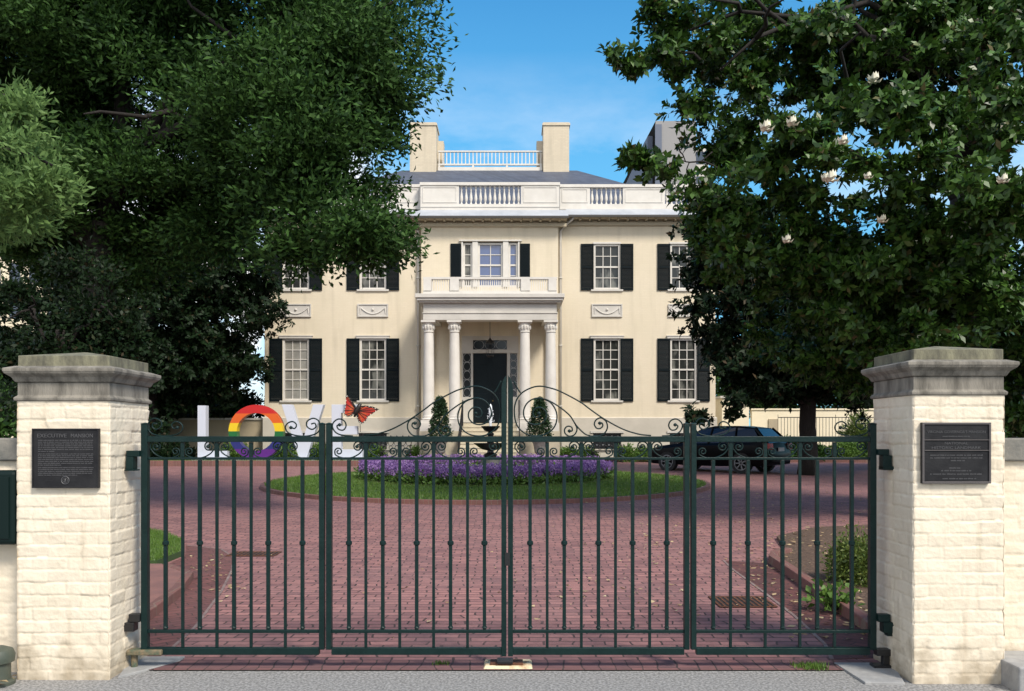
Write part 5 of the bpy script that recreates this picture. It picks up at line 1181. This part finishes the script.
# big oak on the left
b = PT(85, 435, 15.5); b[2] = zg(15.5); top = PT(105, 225, 15.5)
tree('oak_tree', 'large fine leaved oak filling the upper left with limbs over the drive', 'tree', tuple(b), top, .33,
     [(top, PT(210, 60, 14.5), .2, .05), (PT(100, 230, 15.5), PT(330, 60, 14), .17, .03), (PT(98, 250, 15.5), PT(-40, 60, 15), .18, .04), (top, PT(130, -80, 16), .2, .05), (PT(110, 200, 15.5), PT(300, 160, 14.5), .11, .02), (PT(160, 140, 15), PT(410, -10, 14), .1, .02)],
     [(40, 20, 15, 120, 90, 2.2), (170, 70, 16, 130, 90, 2.4), (290, 60, 14.5, 100, 80, 2), (355, 40, 14, 56, 55, 1.3), (388, 22, 14, 36, 34, 1), (346, 102, 14, 44, 38, 1.1), (376, 80, 13.6, 24, 24, .7),
      (290, 150, 14, 95, 65, 1.8), (150, 190, 16, 120, 70, 2.2), (60, 130, 17, 90, 90, 2), (308, 164, 13.6, 34, 30, 1.1), (302, 210, 13.2, 38, 20, .8, 1.2), (352, 226, 13, 14, 10, .4, 2.5), (300, 245, 13.4, 40, 18, .6), (235, 215, 15, 70, 45, 1.5),
      (366, 240, 13, 10, 8, .3, 5), (90, 250, 17, 90, 50, 2), (110, 250, 16, 80, 40, 1), (40, 215, 15, 60, 34, 1.5), (240, -70, 15, 230, 90, 3, .6), (20, -60, 15, 160, 90, 3, .5)],
     M['leaf_oak'], 'loose', rg, 1.15, .85, 70, 15, .115, .046, spread=.13, flat=.3)
# branch of a nearer tree at the far left
b = PT(-330, 435, 8.5); b[2] = .02; top = PT(-300, 180, 8.5)
tree('willow_oak_tree', 'nearer tree reaching in from the far left with paler sunlit leaves', 'tree', tuple(b), top, .2,
     [(top, PT(-60, 130, 8.4), .1, .04), (PT(-60, 130, 8.4), PT(70, 190, 8.2), .035, .01), (PT(-100, 140, 8.4), PT(30, 110, 8.3), .035, .01)],
     [(0, 140, 8.4, 60, 38, .6), (18, 160, 8.0, 42, 30, .5), (44, 190, 8.0, 26, 18, .4), (8, 200, 7.9, 42, 24, .4), (20, 120, 8.1, 40, 22, .4), (-20, 200, 8.4, 60, 40, .6), (20, 215, 8.3, 35, 22, .4), (-120, 150, 8.5, 120, 80, 1.2, .5), (12, 108, 8.4, 30, 16, .3)],
     M['leaf_light'], 'loose', rg, 20, .26, 22, 10, .085, .026, spread=.06)
# dark evergreen behind, left
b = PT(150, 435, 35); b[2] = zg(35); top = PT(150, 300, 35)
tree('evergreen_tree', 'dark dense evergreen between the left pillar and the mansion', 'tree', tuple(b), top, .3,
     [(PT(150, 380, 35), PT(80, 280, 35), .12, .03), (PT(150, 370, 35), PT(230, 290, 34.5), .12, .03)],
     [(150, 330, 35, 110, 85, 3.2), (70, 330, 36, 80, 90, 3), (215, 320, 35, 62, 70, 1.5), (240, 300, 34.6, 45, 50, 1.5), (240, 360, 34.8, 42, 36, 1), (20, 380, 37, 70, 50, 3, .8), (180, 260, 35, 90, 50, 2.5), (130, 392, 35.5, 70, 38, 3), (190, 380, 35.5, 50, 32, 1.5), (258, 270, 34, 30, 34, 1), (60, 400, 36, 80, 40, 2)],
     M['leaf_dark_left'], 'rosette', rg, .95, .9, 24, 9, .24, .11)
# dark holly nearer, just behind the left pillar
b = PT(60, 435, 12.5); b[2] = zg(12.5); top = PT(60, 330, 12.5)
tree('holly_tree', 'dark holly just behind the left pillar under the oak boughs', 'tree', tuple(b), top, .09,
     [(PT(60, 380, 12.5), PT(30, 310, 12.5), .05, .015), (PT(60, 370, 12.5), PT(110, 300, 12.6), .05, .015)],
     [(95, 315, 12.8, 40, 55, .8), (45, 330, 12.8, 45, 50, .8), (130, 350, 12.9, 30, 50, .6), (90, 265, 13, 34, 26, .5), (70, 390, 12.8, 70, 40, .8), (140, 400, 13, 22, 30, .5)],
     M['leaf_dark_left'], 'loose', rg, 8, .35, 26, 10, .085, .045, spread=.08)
# near magnolia on the right
b = PT(955, 435, 13.5); b[2] = zg(13.5); top = PT(965, 200, 13.5)
nb = [(955, 240, 11.9, 60, 50, .6, 1.3), (960, 320, 12.3, 70, 40, .6, 1.3), (900, 230, 12.4, 50, 40, .6), (1000, 130, 13, 50, 50, .7), (810, 210, 12.4, 50, 40, .6), (950, 270, 12.8, 70, 60, .7), (880, 300, 13, 80, 60, .8), (900, 60, 15, 110, 60, 1.4), (700, 40, 13.6, 48, 40, 1), (712, 190, 13.2, 26, 22, .5), (740, 70, 13.2, 40, 40, .7), (668, 52, 13, 30, 14, .4, 1.6), (630, 62, 12.8, 24, 8, .3, 2.4), (668, 20, 13.4, 24, 18, .5), (760, 50, 14.5, 70, 50, 1.3), (745, 130, 13.6, 48, 38, .8), (985, 30, 14, 90, 60, 1.4), (900, 10, 14, 90, 50, 1.2), (1010, 30, 12.4, 50, 60, .7), (930, 30, 12.8, 50, 40, .6), (840, 30, 13.2, 50, 34, .6),
      (800, 128, 11.6, 50, 20, .6, 1.5), (860, 100, 11.6, 60, 26, .7, 1.5), (930, 120, 11.4, 60, 34, .8, 1.4), (990, 95, 11.6, 50, 30, .7, 1.3), (870, 165, 11, 60, 26, .6, 1.6), (950, 180, 10.9, 60, 32, .7, 1.5), (1010, 200, 11, 50, 50, .8, 1.3), (790, 170, 12, 60, 36, .8),
      (720, 215, 13.2, 42, 40, 1), (652, 159, 12.8, 20, 9, .3, 3), (700, 110, 13.4, 20, 20, .5), (760, 240, 13.5, 70, 50, 1.3), (860, 250, 13, 90, 50, 1.2), (970, 290, 14, 90, 80, 1.8), (860, 330, 15, 110, 60, 1.8), (1030, 370, 14.5, 60, 60, 2),
      (950, -80, 14.5, 150, 60, 2, .6), (700, -40, 14, 70, 35, 1.2, .6), (1130, 60, 13.5, 80, 120, 2.4, .6), (1260, 20, 11.5, 110, 130, 2.4, .5), (1240, 70, 17, 130, 120, 3, .4), (1150, 110, 21, 90, 90, 3, .4), (718, 150, 14.2, 18, 24, .5)]  # out-of-view clumps at far right, added to the crown to shade the drive
mg = tree('magnolia_tree', 'large glossy magnolia with white flowers filling the upper right', 'tree', tuple(b), top, .3,
     [(top, PT(1000, 20, 14), .2, .1), (PT(960, 260, 13.5), PT(800, 130, 13), .13, .03), (PT(1000, 60, 14), PT(720, 70, 13), .11, .02), (PT(990, 90, 14), PT(690, 30, 13.2), .08, .02), (PT(970, 160, 13.5), PT(860, 10, 14), .1, .03), (PT(700, 60, 13), PT(650, 58, 13), .025, .006), (PT(720, 170, 13), PT(672, 165, 12.9), .02, .006)],
     nb, M['leaf_mag'], 'rosette', rg, 6.3, .42, 22, 10, .15, .07)
for (x, y, D, s) in ((766, 130, 11.5, 1), (792, 125, 11.6, .9), (874, 82, 11.8, 1), (843, 143, 11, .8), (831, 181, 10.9, 1.05), (882, 222, 11.9, .8), (826, 180, 10.9, .7), (1003, 182, 10.7, .8), (787, 242, 12, .8), (868, 178, 11, .6)):
    D -= .5; s *= 1.05; c = PT(x, y, D); mb = MB()
    for k in range(8):
        a = k * 2.4; el_ = .25 + (k % 3) * .35; d_ = np.array((math.cos(a) * math.cos(el_), math.sin(a) * math.cos(el_), math.sin(el_))); sd = np.cross(d_, (0, 0, 1)); sd /= np.linalg.norm(sd); up = np.cross(sd, d_); L_ = .13 * s
        p0 = c; p1 = c + d_ * L_ * .5 + sd * .04 * s + up * .0; p2 = c + d_ * L_ + up * .03 * s; p3 = c + d_ * L_ * .5 - sd * .04 * s; p4 = c + d_ * L_ * .55 - up * .025 * s
        mb.add([p0, p1, p2, p3, p4], [(0, 1, 4), (1, 2, 4), (2, 3, 4), (3, 0, 4)])
    build(mb, 'flower', M['white_petal'], mg)
# dark magnolia further back with the visible trunk
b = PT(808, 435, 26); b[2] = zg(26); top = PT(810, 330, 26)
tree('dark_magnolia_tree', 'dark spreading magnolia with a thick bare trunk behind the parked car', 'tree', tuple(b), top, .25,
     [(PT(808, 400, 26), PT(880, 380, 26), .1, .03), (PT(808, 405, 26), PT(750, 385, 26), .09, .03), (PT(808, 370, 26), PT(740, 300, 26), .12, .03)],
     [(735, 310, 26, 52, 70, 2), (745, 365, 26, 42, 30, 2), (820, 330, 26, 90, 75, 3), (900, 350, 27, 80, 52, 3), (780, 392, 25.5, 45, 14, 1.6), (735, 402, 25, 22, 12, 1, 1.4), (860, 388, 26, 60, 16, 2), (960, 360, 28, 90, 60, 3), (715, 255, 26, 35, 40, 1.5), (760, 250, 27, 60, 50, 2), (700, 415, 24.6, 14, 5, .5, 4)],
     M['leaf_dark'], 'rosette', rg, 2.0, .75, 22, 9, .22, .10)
# background planting
def far_tree(name, lab, x, y_top, D, rx, rh, lm, dens=.5, cat='tree', grp='trees beyond the garden walls'):
    b = PT(x, 435, D); b[2] = zg(D); yc = y_top + rh; tree(name, lab, cat, tuple(b), PT(x, yc, D), .2, [(PT(x, yc + rh * .5, D), PT(x + rx * .5, yc - rh * .3, D), .08, .02)],
        [(x, yc, D, rx, rh, rx / F * D), (x - rx * .5, yc + rh * .4, D, rx * .6, rh * .6, rx / F * D * .7), (x + rx * .5, yc + rh * .3, D, rx * .6, rh * .65, rx / F * D * .7)], lm, 'loose', rg, dens, .9, 22, 9, .26, .13, group=grp, spread=.25)
far_tree('broadleaf_tree', 'green tree beyond the pale wall far right of the dark trunk', 900, 340, 47, 70, 48, M['leaf_oak'], .35)
far_tree('broadleaf_tree', 'green tree beyond the wall behind the right pillar', 1010, 330, 46, 70, 55, M['leaf_oak'], .35)
far_tree('broadleaf_tree', 'tree above the pale gatehouse right of the mansion', 770, 340, 52, 60, 40, M['leaf_oak'], .35)
far_tree('broadleaf_tree', 'dark tree behind the tan service wall left of the mansion', 215, 350, 42, 55, 45, M['leaf_dark_left'], .5)
far_tree('broadleaf_tree', 'dark tree far behind the left pillar', 90, 340, 44, 80, 50, M['leaf_dark_left'], .5)
far_tree('broadleaf_tree', 'tree beyond the low wall at the far left', -20, 370, 30, 60, 40, M['leaf_oak'], .6)
for i, (x, D, lab) in enumerate(((150, 33, 'dark hedge bush left of the letter L'), (172, 34, 'dark hedge bush next to the letter L'), (110, 32.5, 'dark hedge bush behind the left pillar'))):
    shrub(wx(x - 22, D), wx(x + 22, D), wz(441, D), D, 1.8, M['leaf_dark_left'], lab, 'hedge_bush', 'dark hedge bushes behind the left drive', n=500, L=.12, W=.06)
for i, (x, D, h, lab) in enumerate(((812, 35, 446, 'dark low hedge bush behind the parked car'), (845, 35, 443, 'green hedge bush left of the right pillar beyond the drive'), (880, 35, 441, 'hedge bush hidden partly by the right pillar'), (790, 37, 440, 'hedge bush below the far pale wall'))):
    shrub(wx(x - 20, D), wx(x + 20, D), wz(h, D), D, 1.8, M['leaf_oak'] if i != 1 else M['leaf_shrub'], lab, 'hedge_bush', 'hedge bushes beyond the right drive', n=450, L=.12, W=.06)
x = wx(858, 37); shrub(x - .7, x + .7, wz(416, 37), 37, 1.2, M['leaf_bush'], 'spiky yellow green shrub standing before the far iron fence', 'spiky_shrub', n=260, L=.35, W=.04)
